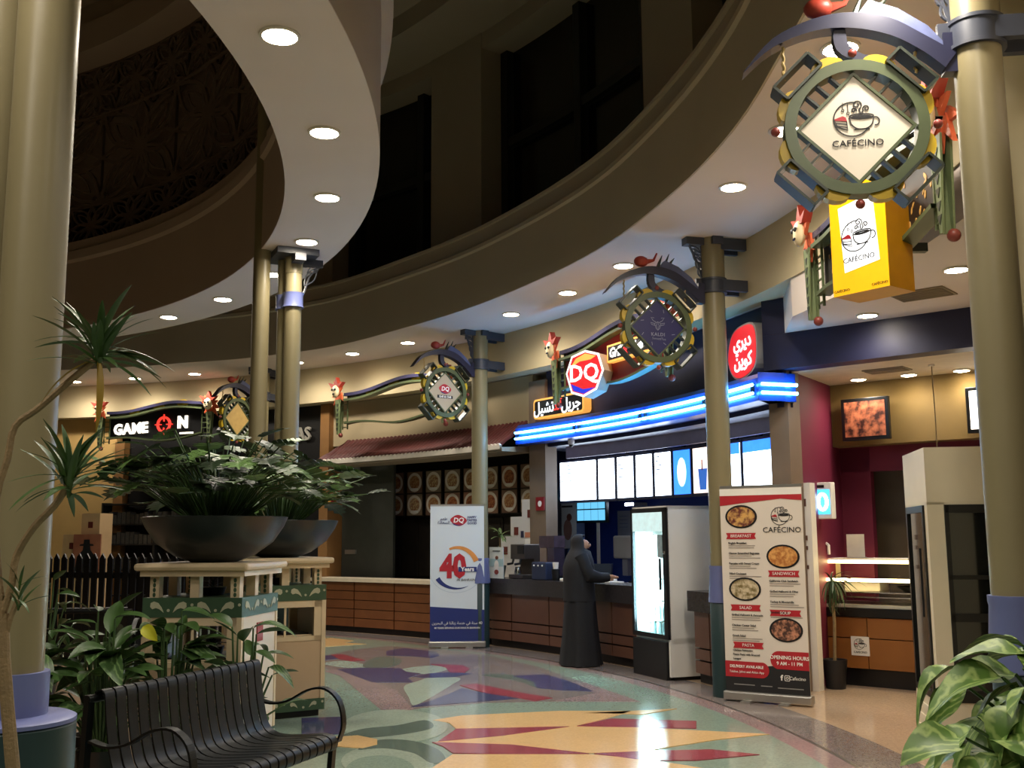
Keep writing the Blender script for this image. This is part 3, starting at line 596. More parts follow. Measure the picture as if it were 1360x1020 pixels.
# --- tiled awning shop
aw = thing('tiled_awning', 'red clay tiled awning with white scalloped edge over the closed stall', 'awning', pol(14.6, 46.5, 2.96))
W0 = aw.location
mb = MB(); NA = 200; a_l, a_r = 56.2, 37.75
v = []; f = []
for i in range(NA+1):
    u = i/NA; a = a_l+(a_r-a_l)*u; w = .022*abs(sin(pi*i/4*1.0))
    a2 = a if u > .06 else a_l-1.2+(a-(a_l-1.2))*1.0
    for k in range(6):
        s = k/5; ai = a-(1.3*s*(1-u/.06) if u < .06 else 0)
        v.append(pol(14.52+.52*s, ai, 3.0+.37*s+w+.012*(k % 2)*(k > 0))-W0)
for i in range(NA):
    for k in range(5): f.append((i*6+k, i*6+k+1, (i+1)*6+k+1, (i+1)*6+k))
n0 = len(v); v += [tuple(Vector(p)-Vector((0, 0, .03))) for p in v]
f += [tuple(j+n0 for j in q[::-1]) for q in f]
mb.add(v, f); mb.build('clay_tiles', M_rooft, aw)['kind'] = 'stuff'
mb = MB()
for i in range(0, NA):
    for (R0, R1) in ((14.49, 14.53),):
        a0, a1 = a_l+(a_r-a_l)*i/NA, a_l+(a_r-a_l)*(i+1)/NA; h0, h1 = [2.985+.035*abs(sin(pi*j/4)) for j in (i, i+1)]
        P = [pol(R, a, z)-W0 for (a, h) in ((a0, h0), (a1, h1)) for (R, z) in ((R0, 2.93), (R1, 2.93), (R1, h), (R0, h))]
        mb.add(P, [(0, 1, 5, 4), (1, 2, 6, 5), (2, 3, 7, 6), (3, 0, 4, 7)])
mb.build('scalloped_edge', mat('awning_white', '#f0e6d8', .6), aw)
mb = MB().arc([(14.53, 2.90), (RS+.1, 2.90), (RS+.1, 3.0), (14.53, 2.96)], a_r, a_l, 40); mb.v = [tuple(Vector(p)-W0) for p in mb.v]; mb.build('awning_underside', mat('awning_under', '#8b7d6a', .7), aw)
struct(MB().arc([(16.35, 0), (16.5, 0), (16.5, 4.1), (16.35, 4.1)], 40.4, 57.2, 24).build('wall_stall_back', mat('stall_dark', '#2a2620', .7, var=.2, scale=2)), 'dark back wall of the closed stall')
M_shut = mat('shutter_grey', '#3b3d36', .5, var=.12, scale=8, bump=.1)
p, r = front(15.9, 55.0, 0); t = tag(MB().arc([(15.3, .9), (15.36, .9), (15.36, 3.0), (15.3, 3.0)], 51.6, 56.4, 10).build('roller_shutter', M_shut), 'grey green shutter panel closing the left side of the stall', 'shutter')
b_ = tag(MB().arc([(15.27, 1.32), (15.3, 1.32), (15.3, 1.4), (15.27, 1.4)], 55.0, 56.0, 4).build('switch_plate', M_alu), 'small grey plate on the shutter of the closed stall', 'plate')
# food photo boards
M_plate = []
for k, (c1, c2) in enumerate((('#7a3320', '#c08050'), ('#8a4a28', '#d8c090'), ('#5f2a1c', '#a8683c'), ('#93522c', '#c8a070'))):
    m = mat('food_photo_%d' % k, c1, .45, col2=c2, scale=26, con=.15); nt = m.node_tree; N = nt.nodes; Lk = nt.links; bs = N['Principled BSDF']
    tc = N.new('ShaderNodeTexCoord'); sub = N.new('ShaderNodeVectorMath'); sub.operation = 'LENGTH'; mp = N.new('ShaderNodeMapping'); mp.inputs['Scale'].default_value = (1, 0, 1)
    Lk.new(tc.outputs['Object'], mp.inputs[0]); Lk.new(mp.outputs[0], sub.inputs[0])
    rp = N.new('ShaderNodeValToRGB'); rp.color_ramp.interpolation = 'CONSTANT'; e = rp.color_ramp.elements
    e[0].position = 0; e[0].color = (0, 0, 0, 1); e[1].position = .125; e[1].color = (.5, .5, .5, 1); n2 = e.new(.172); n2.color = (1, 1, 1, 1)
    Lk.new(sub.outputs['Value'], rp.inputs[0]); src = bs.inputs['Base Color'].links[0].from_socket
    m1 = N.new('ShaderNodeMix'); m1.data_type = 'RGBA'; m1.inputs[7].default_value = (.75, .68, .58, 1)
    g1 = N.new('ShaderNodeMath'); g1.operation = 'GREATER_THAN'; g1.inputs[1].default_value = .25; g2 = N.new('ShaderNodeMath'); g2.operation = 'GREATER_THAN'; g2.inputs[1].default_value = .75
    m2 = N.new('ShaderNodeMix'); m2.data_type = 'RGBA'; m2.inputs[7].default_value = (*lin(('#94705a', '#8a7660', '#8e6450', '#7a5c4a')[k]), 1)
    Lk.new(rp.outputs[0], g1.inputs[0]); Lk.new(rp.outputs[0], g2.inputs[0]); Lk.new(g1.outputs[0], m1.inputs[0]); Lk.new(src, m1.inputs[6])
    Lk.new(g2.outputs[0], m2.inputs[0]); Lk.new(m1.outputs[2], m2.inputs[6]); Lk.new(m2.outputs[2], bs.inputs['Base Color']); M_plate.append(m)
M_bframe = mat('board_frame', '#2a211b', .5)
aL = atR(526, 640, 15.9)[0]; aR = atR(702, 640, 15.9)[0]; rr = random.Random(11)
for i in range(8):
    a = aL+(aR-aL)*i/7
    for j, z in enumerate((2.62, 2.21)):
        p, r = front(15.9, a, z); t = thing('menu_photo_board', 'framed dish photo with oval plate above the dark closed stall', 'picture', p, r, 'dish photo boards of the stall')
        b = MB().box(-.2, .2, 0, .04, -.205, .205).build('frame', M_bframe, t); MB().box(-.188, .188, -.006, 0, -.193, .193).build('dish_photo', M_plate[rr.randrange(4)], t)
        MB().box(-.09, .09, -.009, -.006, -.15, -.105).build('caption_strip', M_prwhite, t); MB().box(-.02, .02, .04, .47, -.02, .02).build('wall_mount', M_bframe, t)
M_slat = mat('shutter_slat', '#3a322a', .6, var=.2)
for i in range(9):
    a = aL+1.5+(aR-aL-1.5)*i/9; p, r = front(16.3, a, 0)
    t = thing('louvre_door', 'dark timber louvre leaf behind the stall counter', 'door', p, r, 'dark louvre leaves'); MB().box(-.2, .2, 0, .03, .9, 1.95).build('frame', M_slat, t)
    for zz in (1.0, 1.5): MB().box(-.15, .15, -.012, 0, zz, zz+.38).build('panel', M_slat, t)
t = thing('stall_counter', 'wood panelled counter with white top in front of the closed stall', 'counter', pol(14.7, 48, 0)); W0 = t.location
def larc(prof, a0, a1, n): mb = MB().arc(prof, a0, a1, n); mb.v = [tuple(Vector(p)-W0) for p in mb.v]; return mb
larc([(14.62, 0), (14.98, 0), (14.98, .86), (14.62, .86)], 39.6, 56.4, 20).build('carcass', M_toe, t)
larc([(14.5, .86), (15.0, .86), (15.0, .92), (14.5, .92)], 39.4, 56.45, 30).build('worktop', mat('worktop_cream', '#e2d3ba', .35), t)
edges = [39.6, 44.3, 48.5, 52.4, 56.4]
for a0, a1 in zip(edges, edges[1:]):
    for k in range(5): larc([(14.57, .1+k*.152), (14.63, .1+k*.152), (14.63, .24+k*.152), (14.57, .24+k*.152)], a0+.06, a1-.06, 5).build('plank', M_wood, t)
# --- ice cream shop
struct(MB().arc([(17.2, 0), (17.4, 0), (17.4, 3.1), (17.2, 3.1)], 20.6, 42.4, 30).build('wall_kitchen', mat('neon_tinted_tile', '#3a55b8', .4, col2='#2c46a4', scale=9, bump=.15)), 'tiled kitchen wall with the blue neon light put into its colour')  # tile colour carries the blue cast by neon and menu light
struct(MB().arc([(15.21, 3.0), (17.4, 3.0), (17.4, 3.1), (15.21, 3.1)], 20, 39.5, 24).build('ceiling', mat('kitchen_ceiling', '#8a8a98', .7)), 'low ceiling of the ice cream shop')
struct(MB().slab([tuple(pol(15.22, 37.3)[:2]), tuple(pol(17.2, 42.0)[:2]), tuple(pol(17.2, 42.5)[:2]), tuple(pol(15.22, 37.7)[:2])], 0, 3.1).build('wall_kitchen_side', M_navy), 'side wall of the ice cream shop kitchen')
struct(MB().slab([tuple(pol(15.25, 16.9)[:2]), tuple(pol(17.2, 21.9)[:2]), tuple(pol(17.2, 22.3)[:2]), tuple(pol(15.25, 17.3)[:2])], 0, 3.3).build('wall_kitchen_end', M_navy), 'navy side wall of the ice cream shop kitchen')
struct(MB().arc([(RS, 3.0), (15.9, 3.0), (15.9, 3.1), (RS, 3.1)], 18.4, 20, 4).build('ceiling', mat('kitchen_ceiling', '#8a8a98', .7)), 'end of the low shop ceiling')
aa, zz = atR(836, 670, 16.9); q = thing('kitchen_strip_light', 'short white strip light high on the blue kitchen wall beside the fridge', 'light', pol(16.9, aa, zz), facing(aa))
MB().box(-.10, .10, 0, .30, -.02, .03).build('housing', M_white, q); MB().box(-.095, .095, -.012, 0, -.018, .022).build('tube', mat('kitchen_diffuser', '#ffffff', .5, emit='#dce8ff', es=8), q)
# canopy with neon tubes
t = thing('neon_canopy', 'curved blue canopy with paired neon tubes over the ice cream shop', 'canopy', pol(14.8, 27, 3.1)); W0 = t.location
M_can = mat('canopy_blue', '#1c3f9a', .3, var=.1); M_neon = mat('neon_blue', '#bfe8ff', .4, emit='#58beff', es=11)
larc([(14.74, 3.0), (RS, 3.0), (RS, 3.3), (14.80, 3.3), (14.74, 3.24)], 15.2, 37.5, 50).build('canopy_body', M_can, t)
for a0, a1 in ((15.4, 19.4), (19.6, 25.2), (25.4, 31.4), (31.6, 37.3)):
    for z in (3.17, 3.08): MB().tube([pol(14.70, a0+(a1-a0)*i/14, z)-W0 for i in range(15)], .017, 8).build('neon_tube', M_neon, t, smooth=True)
    for aa in (a0+.15, a1-.15): MB().bar(pol(14.70, aa, 3.125)-W0, pol(14.75, aa, 3.125)-W0, .02, .13).build('tube_clip', M_dkmetal, t)
Aend = pol(14.74, 15.2, 0); Bend = pol(15.2, 15.35, 0)
for z in (3.17, 3.08): MB().tube([(Aend+Vector((.03, -.03, z)))-W0, (Bend+Vector((.0, -.06, z)))-W0], .017, 8).build('neon_tube', M_neon, t, smooth=True)
mb = MB(); mb.slab([(Aend-W0)[:2], (Bend-W0)[:2], (pol(15.2, 15.9)-W0)[:2], (pol(15, 16.2)-W0)[:2]], 3.0-W0.z, 3.3-W0.z); mb.build('canopy_return', M_can, t)
# Arabic lettering boards
def ara(s): return s
p, r = front(14.93, 34.2, 3.52); t = thing('arabic_sign_board', 'black rounded sign board with gold rim and white Arabic lettering', 'sign', p, r)
def rrect(w, h, c, n=5):
    P = []
    for sx, sz, a0 in ((1, 1, 0), (-1, 1, 90), (-1, -1, 180), (1, -1, 270)):
        P += [(sx*(w-c)+c*cos(rad(a0+90*i/n)), sz*(h-c)+c*sin(rad(a0+90*i/n))) for i in range(n+1)]
    return P
MB().prism(rrect(.62, .15, .06), -.03, .12).build('rim', mat('lit_rim_gold', '#e0a050', .4, emit='#ffb050', es=.3), t); MB().prism(rrect(.585, .12, .04), -.034, -.03).build('field', M_lblack, t)
txt('\uFEDE\uFEF3\uFEAE\uFE9F', .23, M_lw2, t, .33, -.0, -.04, bold=.005); txt('\uFEAA\uFEE7\uFE81', .2, M_lred, t, .0, .0, -.04, bold=.004); txt('\uFEDE\uFEF4\uFEB8\uFE97', .23, M_lw2, t, -.34, .0, -.04, bold=.005)
aa, zz = atR(990, 479, 14.9); p, r = front(14.9, aa, 3.605); t = thing('arabic_lozenge_sign', 'red lozenge sign with white Arabic lettering at the end of the navy fascia', 'sign', p, r)
loz = [(x*.72, z*.72) for x, z in catmull([(-.42, -.05), (-.26, .32), (.1, .42), (.42, .36), (.48, .0), (.38, -.3), (.0, -.42), (-.28, -.34)], 4)]
MB().prism(loz, -.05, .15).build('sign_body', mat('sign_body_grey', '#9a9694', .5), t); MB().prism([(x*.93, z*.93) for x, z in loz], -.056, -.05).build('red_field', M_logo, t)
txt('\uFEF1\uFEAE\uFEF3\uFEA9', .2, M_lw2, t, .05, .11, -.062, bold=.006); txt('\uFEE6\uFEF3\uFEEE\uFEDB', .2, M_lw2, t, .05, -.1, -.062, bold=.006)
# camera under canopy
p, r = front(14.98, 33.4, 2.93); t = thing('dome_camera', 'small white dome camera under the neon canopy', 'camera', p, r); MB().lathe([(.05, .07), (.05, .03), (.04, .0)], 16).build('base', M_white, t, smooth=True); MB().ball((0, 0, 0), .035, 12).build('dome', M_black, t, smooth=True)
# menu light boxes
M_mlit = mat('menu_lit', '#ffffff', .5, col2='#dfeaff', scale=4, emit='#dcecff', es=2.6)
M_mblue = mat('menu_blue', '#2050d0', .5, col2='#80c8ff', scale=5, emit='#2a70ff', es=.9)
M_mice = mat('menu_warm', '#f0e0d0', .5, col2='#d06040', scale=6, emit='#ffe8d8', es=.7)
M_mline = mat('menu_text', '#8a94b8', .6); M_mfr = mat('menu_frame', '#2a2c40', .4)
edges = [742, 793, 818, 843, 868, 893, 919, 949, 966, 986, 1030]
labs = ['wide glowing white menu panel with faint text beside the stone pier', 'narrow glowing white menu panel next to the wide one', 'second narrow glowing white menu panel', 'third narrow glowing white menu panel', 'narrow glowing menu panel left of the blue one', 'blue glowing menu panel with splash picture', 'menu panel with cup and red straw picture beside the column', 'narrow glowing panel partly behind the column', 'glowing menu panel with thin blue header', 'wide glowing menu panel with blue ice header']
for k in range(10):
    a0, a1 = atR(edges[k]+1, 630, 15.8)[0], atR(edges[k+1]-1, 630, 15.8)[0]; am = (a0+a1)/2; w = 15.8*rad(a0-a1)/2
    p, r = front(15.8, am, 2.47); t = thing('menu_light_box', labs[k], 'menu board', p, r)
    MB().box(-w-.01, w+.01, 0, .1, -.34, .34).build('frame', M_mfr, t)
    m = M_mblue if k == 5 else M_mice if k == 6 else M_mlit
    MB().box(-w+.02, w-.02, -.006, 0, -.30, .30).build('lit_face', m, t); MB().box(-.03, .03, .02, .06, .34, .53).build('hanger', M_mfr, t)
    if k in (0, 2, 4): [MB().box(-w+.04, -w+.04+w*(.5+.3*((i*7) % 3)/3), -.009, -.006, .24-i*.06, .255-i*.06).build('text_line', M_mline, t) for i in range(5)]
    if k in (8, 9): MB().box(-w+.02, w-.02, -.009, -.006, .16, .30).build('header', M_mblue, t)
    if k == 6:
        MB().box(-.02, .0, -.01, -.006, .0, .14).build('straw', M_red, t); MB().prism([(-.1, .02), (.1, .02), (.07, -.26), (-.07, -.26)], -.009, -.006).build('cup', mat('cup_blue', '#3060b0', .5, emit='#3060b0', es=.4), t)
    if k == 5: MB().prism(ell(0, .0, .1, .2, 14), -.009, -.006).build('splash', mat('splash_white', '#d8ecff', .5, emit='#c0e0ff', es=.9), t)
struct(MB().arc([(15.68, 2.82), (15.72, 2.82), (15.72, 3.0), (15.68, 3.0)], 18.6, 37.2, 30).build('trim_11', mat('menu_header', '#8c8494', .5)), 'grey header strip above the menu panels')
# counters
def dq_counter(a0, a1, label, splits):
    global W0
    t = thing('service_counter', label, 'counter', pol(14.8, (a0+a1)/2, 0)); W0 = t.location; n = max(4, int((a0-a1)*1.5))
    larc([(14.6, 0), (14.95, 0), (14.95, .96), (14.6, .96)], a1, a0, n).build('carcass', M_toe, t)
    larc([(14.46, .78), (14.97, .78), (14.97, 1.0), (14.46, 1.0)], a1, a0, n).build('granite_top', M_granite, t)
    for b0, b1 in zip(splits, splits[1:]):
        for z0, z1 in ((.11, .24), (.26, .37), (.39, .775)): larc([(14.53, z0), (14.61, z0), (14.61, z1), (14.53, z1)], b1+.05, b0-.05, 4).build('laminate_panel', M_lam, t)
    return t
dq_counter(39.2, 24.75, 'long counter with granite top and brown panels where the woman stands', (39.1, 36.9, 33.3, 30.2, 27.4, 24.8))
dq_counter(20.0, 17.2, 'short counter end with granite top right of the glowing fridge', (19.95, 18.6, 17.25))
# drinks fridge (stands in the gap of the counters)
p, r = front(14.3, 22.35, 0); t = thing('drinks_fridge', 'tall white fridge with glowing glass door and black base', 'fridge', p, r)
w = .41
mb = MB(); mb.box(-w, -w+.04, .03, .95, .45, 1.95); mb.box(w-.04, w, .03, .95, .04, 1.95); mb.box(-w, w, .03, .95, 1.91, 1.95); mb.box(-w, w, .9, .95, .04, 1.95); mb.box(-w, w, .05, .95, .40, .46); mb.build('cabinet', M_white, t)
MB().box(-w+.0, w-.06, .0, .06, .0, .42).build('base_grille', M_dkmetal, t); MB().box(-w+.02, w-.02, .08, .9, 0, .4).build('compressor_box', M_black, t)
mb = MB(); mb.box(-w, -w+.05, 0, .04, .45, 1.93); mb.box(w-.07, w, 0, .04, .45, 1.93); mb.box(-w, w, 0, .04, .45, .5); mb.box(-w, w, 0, .04, 1.88, 1.93); d = mb.build('door', M_dkmetal, t)
MB().box(-w+.05, w-.07, .012, .018, .5, 1.88).build('door_glass', M_glass, d); MB().bar((w-.09, -.03, 1.0), (w-.09, -.03, 1.35), .02).build('handle', M_black, d); MB().ball((w-.02, -.01, 1.42), .02, 8).build('lock', M_chrome, d)
MB().box(-w+.05, w-.07, .0, .012, 1.66, 1.88).build('header_card', mat('fridge_header', '#b8d0d0', .5, col2='#8a6a60', scale=9, emit='#b8d8d8', es=.35), d)
MB().box(w-.2, w-.09, .005, .012, 1.36, 1.62).build('sticker', mat('fridge_sticker', '#a8bcc0', .5, col2='#708088', scale=20), d)
M_ftube = mat('fridge_tube', '#ffffff', .5, emit='#bff4ff', es=12)
MB().box(-w+.06, -w+.30, .10, .13, .62, 1.64).build('light_strip', M_ftube, t)
for z in (.62, .85, 1.1, 1.35, 1.6): MB().box(-w+.05, w-.05, .16, .85, z, z+.012).build('shelf', M_chrome, t)
mb = MB(); rr = random.Random(2)
M_bot = [mat('bottle_%d' % i, c, .25) for i, c in enumerate(('#b8e0e0', '#d8f0f0', '#a0c8d0'))]
for z in (.46, .632):
    for i in range(5): MB().lathe([(.03, 0), (.03, .12), (.012, .16), (.012, .19)], 10, c=(-w+.12+i*.13, .22)).build('bottle', M_bot[i % 3], t, smooth=True).location = (0, 0, z)
# stepped white tile wall between stall and ice cream shop
q, rz = front(15.02, 38.75, 0)
M_til = mat('white_tile', '#d9d4cf', .35, var=.03); M_insB = mat('inset_navy', '#2a2a48', .4)
t = stepped('stepped_partition', 'white stepped tile wall with small coloured insets behind the coffee machine', ((-.42, -.16, 1.62), (-.16, .12, 1.92), (.12, .5, 2.18)), M_til, .28, rz, q, M_blkred, mat('tile_tan', '#d2a878', .5))
MB().box(.2, .46, -.01, -.002, 1.60, 1.68).build('notice', mat('notice_orange', '#c88060', .5), t); MB().box(.2, .46, -.01, -.002, 1.45, 1.58).build('notice', M_prwhite, t); MB().box(-.0, .06, -.012, .0, 1.28, 1.4).build('inset_square', M_insB, t); MB().box(.1, .16, -.012, .0, 1.6, 1.7).build('inset_square', M_insB, t)
# things on the counter -------------------------------------------------
M_print = mat('poster_print', '#dfe4e0', .6, col2='#c8d4d8', scale=5)
def easel(R, a, z, w, h, label):
    p, r = front(R, a, z); t = thing('counter_poster', label, 'poster', p, r)
    MB().box(-w/2, w/2, 0, .012, 0, h).build('board', M_print, t); MB().box(-w/2, w/2, -.002, 0, h*.38, h*.62).build('blue_band', mat('print_teal', '#a8c8cc', .6), t)
    mb = MB(); mb.prism(ell(.03*w, h*.42, w*.16, h*.16, 14), -.004, 0); mb.build('figure_body', mat('figure_white', '#f0ece4', .6), t)
    MB().prism(ell(.05*w, h*.66, w*.11, h*.06, 12), -.005, 0).build('figure_hat', mat('figure_brown', '#7a4a38', .6), t); MB().prism(ell(.02*w, h*.2, w*.15, h*.08, 12), -.005, 0).build('figure_cup', mat('figure_red', '#8a4038', .6), t)
    MB().box(-.25*w, .3*w, -.004, 0, h*.86, h*.89).build('headline', M_ink, t); MB().bar((0, .012, h*.7), (0, .10, .008), .014).build('prop', M_black, t)
    return t
easel(14.5, atR(659, 745, 14.5)[0], 1.0, .34, .46, 'white poster card with cup drawing standing on the counter')
p, r = front(14.62, atR(687, 745, 14.62)[0], 1.002); t = thing('coffee_machine', 'steel espresso machine on the granite counter', 'coffee machine', p, r)
mb = MB(); mb.box(-.17, .17, .0, .30, .28, .5); mb.box(-.17, .17, .18, .30, 0, .3); mb.box(-.17, .17, -.04, .30, 0, .06); mb.build('body', mat('machine_steel', '#5b5450', .3, metal=.6), t, bevel=.01); MB().box(.03, .17, -.02, .0, .36, .48).build('control_panel', M_black, t)
for x in (-.08, .1): MB().tube([(x, -.01, .28), (x, -.03, .22), (x, -.12, .21)], .018, 8).build('group_handle', M_black, t); 
MB().lathe([(.05, .06), (.055, .1), (.04, .16), (.045, .17)], 14, c=(-.05, .05)).build('milk_jug', M_chrome, t, smooth=True)
p, r = front(14.52, atR(715, 755, 14.52)[0], 1.002); t = thing('toaster_box', 'dark blue countertop machine with white dials on the counter', 'appliance', p, r)
MB().box(-.17, .17, 0, .16, 0, .25).build('body', mat('machine_blue', '#2a3450', .4), t, bevel=.015); [MB().ball((x, -.005, .2), .014, 8).build('dial', M_prwhite, t) for x in (-.1, 0, .1)]
p, r = front(14.72, atR(726, 740, 14.72)[0], 1.002); t = thing('juice_dispenser', 'twin tank drink dispenser behind the dark machine', 'dispenser', p, r)
MB().box(-.17, -.01, 0, .2, .05, .45).build('tank', mat('tank_brown', '#7a6a60', .25), t, bevel=.01); MB().box(.01, .17, 0, .2, .05, .45).build('tank', mat('tank_dark', '#3a3240', .25), t, bevel=.01); MB().box(-.19, .19, -.02, .22, 0, .05).build('base', M_dkmetal, t); MB().box(-.18, .18, 0, .2, .45, .62).build('header', mat('disp_head', '#4a3a48', .4, var=.4, scale=12), t)
p, r = front(14.6, atR(738, 760, 14.6)[0], 1.002); t = thing('paper_cup_stack', 'small dark cup holder with cups on the counter', 'cups', p, r); MB().lathe([(.05, 0), (.06, .16), (.055, .16)], 14).build('holder', M_black, t, smooth=True); MB().lathe([(.035, .16), (.045, .25), (.04, .25)], 14).build('cup', M_white, t, smooth=True); 
p, r = front(14.56, atR(752, 765, 14.56)[0], 1.002); tag(MB().box(-.16, .16, 0, .16, 0, .035).build('napkin_tray', M_prwhite, loc=p, rotz=r, bevel=.005), 'white napkin tray on the counter beside the woman', 'tray')
M_leaf = mat('leaf_green', '#3f5a2c', .45, var=.35, scale=7); M_leafl = mat('leaf_light', '#6f8552', .45, var=.3, scale=9); M_leafd = mat('leaf_dark', '#26391f', .45, var=.3, scale=6)
M_stem = mat('stem_tan', '#8a7350', .7, var=.2, scale=20, bump=.3)
def blade_leaf(name, L, w, droop, n=7, fold=.25):     # long leaf along +x, base at origin
    v = []; f = []
    for i in range(n+1):
        t = i/n; x = L*t*(1-.25*droop*t); z = -droop*L*t*t*.8; ww = w*(sin(pi*min(1, t*.86+.12))**.8) if i < n else .001
        v += [(x, -ww, z+ww*fold), (x, 0, z), (x, ww, z+ww*fold)]
    for i in range(n):
        for k in (0, 1): f.append((i*3+k, i*3+k+1, i*3+k+4, i*3+k+3))
    me = bpy.data.meshes.new(name); me.from_pydata(v, [], f)
    for pl in me.polygons: pl.use_smooth = True
    return me
def leafobj(me, parent, loc, az, el, roll=0, s=1., m=None, name='leaf'):
    o = link(name, me, parent, loc); o.rotation_euler = (Matrix.Rotation(az, 4, 'Z') @ Matrix.Rotation(-el, 4, 'Y') @ Matrix.Rotation(roll, 4, 'X')).to_euler(); o.scale = (s, s, s); return o
LV = {}
def leafmesh(key, m, *a, **k):
    if key not in LV: LV[key] = blade_leaf(key, *a, **k); LV[key].materials.append(m)
    return LV[key]
def rosette(t, c, me, n, L=1., el=(-.3, 1.2), rr=None, lim=None):      # lim: how far leaves may reach to +y and -y before a wall or board
    for i in range(n):
        az, e, ro, s = i*2.399+rr.uniform(-.2, .2), rr.uniform(*el), rr.uniform(-.3, .3), L*rr.uniform(.7, 1.1); p = c+Vector((0, 0, rr.uniform(-.04, .04)))
        if lim:
            M = Matrix.Rotation(az, 3, 'Z') @ Matrix.Rotation(-e, 3, 'Y') @ Matrix.Rotation(ro, 3, 'X')
            ys = [(M @ v.co).y*s for v in me.vertices]; s *= min(1, .9*lim[0]/max(max(ys), 1e-6), .9*lim[1]/min(min(ys), -1e-6))
        leafobj(me, t, p, az, e, ro, s)
p, r = front(14.79, atR(664, 735, 14.79)[0], 1.0); t = thing('potted_plant', 'long leaved potted plant on the counter beside the stepped white wall', 'plant', p, r); rr = random.Random(4)
MB().lathe([(.07, 0), (.1, .18), (.09, .18), (.08, .16)], 16).build('pot', M_drum, t, smooth=True); MB().tube([(0, 0, .15), (.01, 0, .4), (0, 0, .62)], .015, 6).build('stem', M_stem, t)
ml = leafmesh('leaf_counter', M_leafl, .34, .035, .7); rosette(t, Vector((0, 0, .62)), ml, 14, .8, (.15, 1.3), rr, lim=(15.0-14.79, -.20)); rosette(t, Vector((0, 0, .35)), ml, 10, .6, (.5, 1.1), rr, lim=(15.0-14.79, -.20))
# kitchen side things
p, r = front(16.6, atR(787, 695, 16.6)[0], 0); t = thing('order_screen', 'order screen with eight blue tiles on a thin pole', 'screen', p, r)
MB().tube([(.1, .03, 0), (.1, .03, 1.95)], .03, 10).build('pole', M_white, t); MB().box(-.36, .36, -.03, .03, 1.83, 2.27).build('housing', M_black, t)
for i in range(4):
    for j in range(2): MB().box(-.33+i*.168, -.33+i*.168+.155, -.036, -.03, 1.87+j*.19, 1.87+j*.19+.17).build('tile', mat('screen_tile', '#5088a8', .4, emit='#60b0d8', es=.5), t)
p, r = front(16.45, atR(742, 720, 16.45)[0], 0); 
t = thing('drink_cooler', 'pale blue rack with bottles behind the hanging poster', 'rack', p, r); MB().box(-.22, .22, .1, .4, 0, 2.0).build('cabinet', mat('rack_blue', '#90a8d8', .4), t)
for z in (1.0, 1.25, 1.5, 1.75): MB().box(-.22, .22, .02, .1, z, z+.025).build('rail', M_white, t); [MB().lathe([(.03, 0), (.03, .1), (.012, .14)], 8, c=(-.18+i*.072, .06)).build('bottle', mat('rack_bottle', '#50689a', .3), t).__setattr__('location', (0, 0, z+.025)) for i in range(6)]
p, r = front(16.2, atR(753, 700, 16.2)[0], 1.42); t = thing('hanging_poster', 'white poster with cup drawing hanging in the blue kitchen', 'poster', p, r)
MB().box(-.22, .22, 0, .01, 0, .78).build('sheet', M_print, t); MB().prism(ell(.02, .3, .1, .17, 14), -.004, 0).build('figure', mat('figure_tan', '#9a7468', .6), t); MB().prism(ell(.06, .5, .06, .06, 12), -.005, 0).build('figure_hat', mat('figure_brown', '#7a4a38', .6), t); MB().box(-.12, .14, -.004, 0, .66, .69).build('headline', M_ink, t); mb = MB(); [mb.tube([(x, .005, .78), (x, .005, 1.58)], .004, 5) for x in (-.2, .2)]; mb.build('wire', M_chrome, t)
for k, (px, w, h, z, lb) in enumerate(((829, .30, .48, 1.55, 'white notice sheet taped to the blue kitchen wall'), (849, .2, .42, 1.58, 'narrow notice sheet taped beside the other on blue wall'))):
    a = atR(px, 700, 17.19)[0]; p, r = front(17.185, a, z); t = thing('notice_sheet', lb, 'notice', p, r); MB().box(-w/2, w/2, 0, .01, 0, h).build('sheet', mat('paper', '#b8bcc8', .7), t); [MB().box(-w*.35, w*.3, -.002, 0, h*.8-i*.06, h*.8-i*.06+.012).build('text_line', M_mline, t) for i in range(4)]
a = atR(833, 720, 16.98)[0]; p, r = front(16.98, a, 1.0); t = thing('towel_dispenser', 'white paper towel dispenser on the blue kitchen wall', 'dispenser', p, r); MB().box(-.22, .22, -.12, .202, .25, .62).build('case', M_white, t, bevel=.03); MB().box(-.06, .06, -.06, .1, -.02, .25).build('towel', mat('paper', '#b8bcc8', .7), t)
a = atR(840, 765, 15.9)[0]; p, r = front(16.0, a, 0); t = thing('till', 'white card reader till on the back shelf', 'till', p, r); MB().box(-.22, .22, 0, .4, 0, .95).build('shelf_unit', M_dkmetal, t); MB().prism([(-.2, .95), (.2, .95), (.12, 1.2), (-.02, 1.2)], .05, .35).build('till_body', M_white, t); MB().tube([(.0, .1, 1.2), (.05, .02, 1.3), (.15, .1, 1.22)], .01, 6).build('cable', M_black, t)
a = atR(794, 755, 15.7)[0]; p, r = front(15.8, a, 0); t = thing('metal_bin', 'grey metal basket on the back work table', 'basket', p, r); MB().box(-.25, .25, -.1, .4, 0, .92).build('work_table', M_dkmetal, t); MB().lathe([(.17, .92), (.2, 1.2), (.18, 1.2), (.16, .94)], 4).build('basket', mat('basket_grey', '#56606c', .35, metal=.5), t)
for px, w, lb in ((788, .13, 'dark serving tray on the granite counter before the woman'), (812, .12, 'white receipt printer paper on the granite counter')):
    a = atR(px, 772, 14.75)[0]; p, r = front(14.75, a, 1.0); t = thing('counter_tray', lb, 'tray', p, r); MB().box(-w, w, -.1, .12, 0, .02).build('tray', M_black if w > .125 else M_prwhite, t, bevel=.004); MB().box(-w*.5, w*.4, -.05, .06, .02, .05).build('papers', M_prwhite, t, bevel=.005)
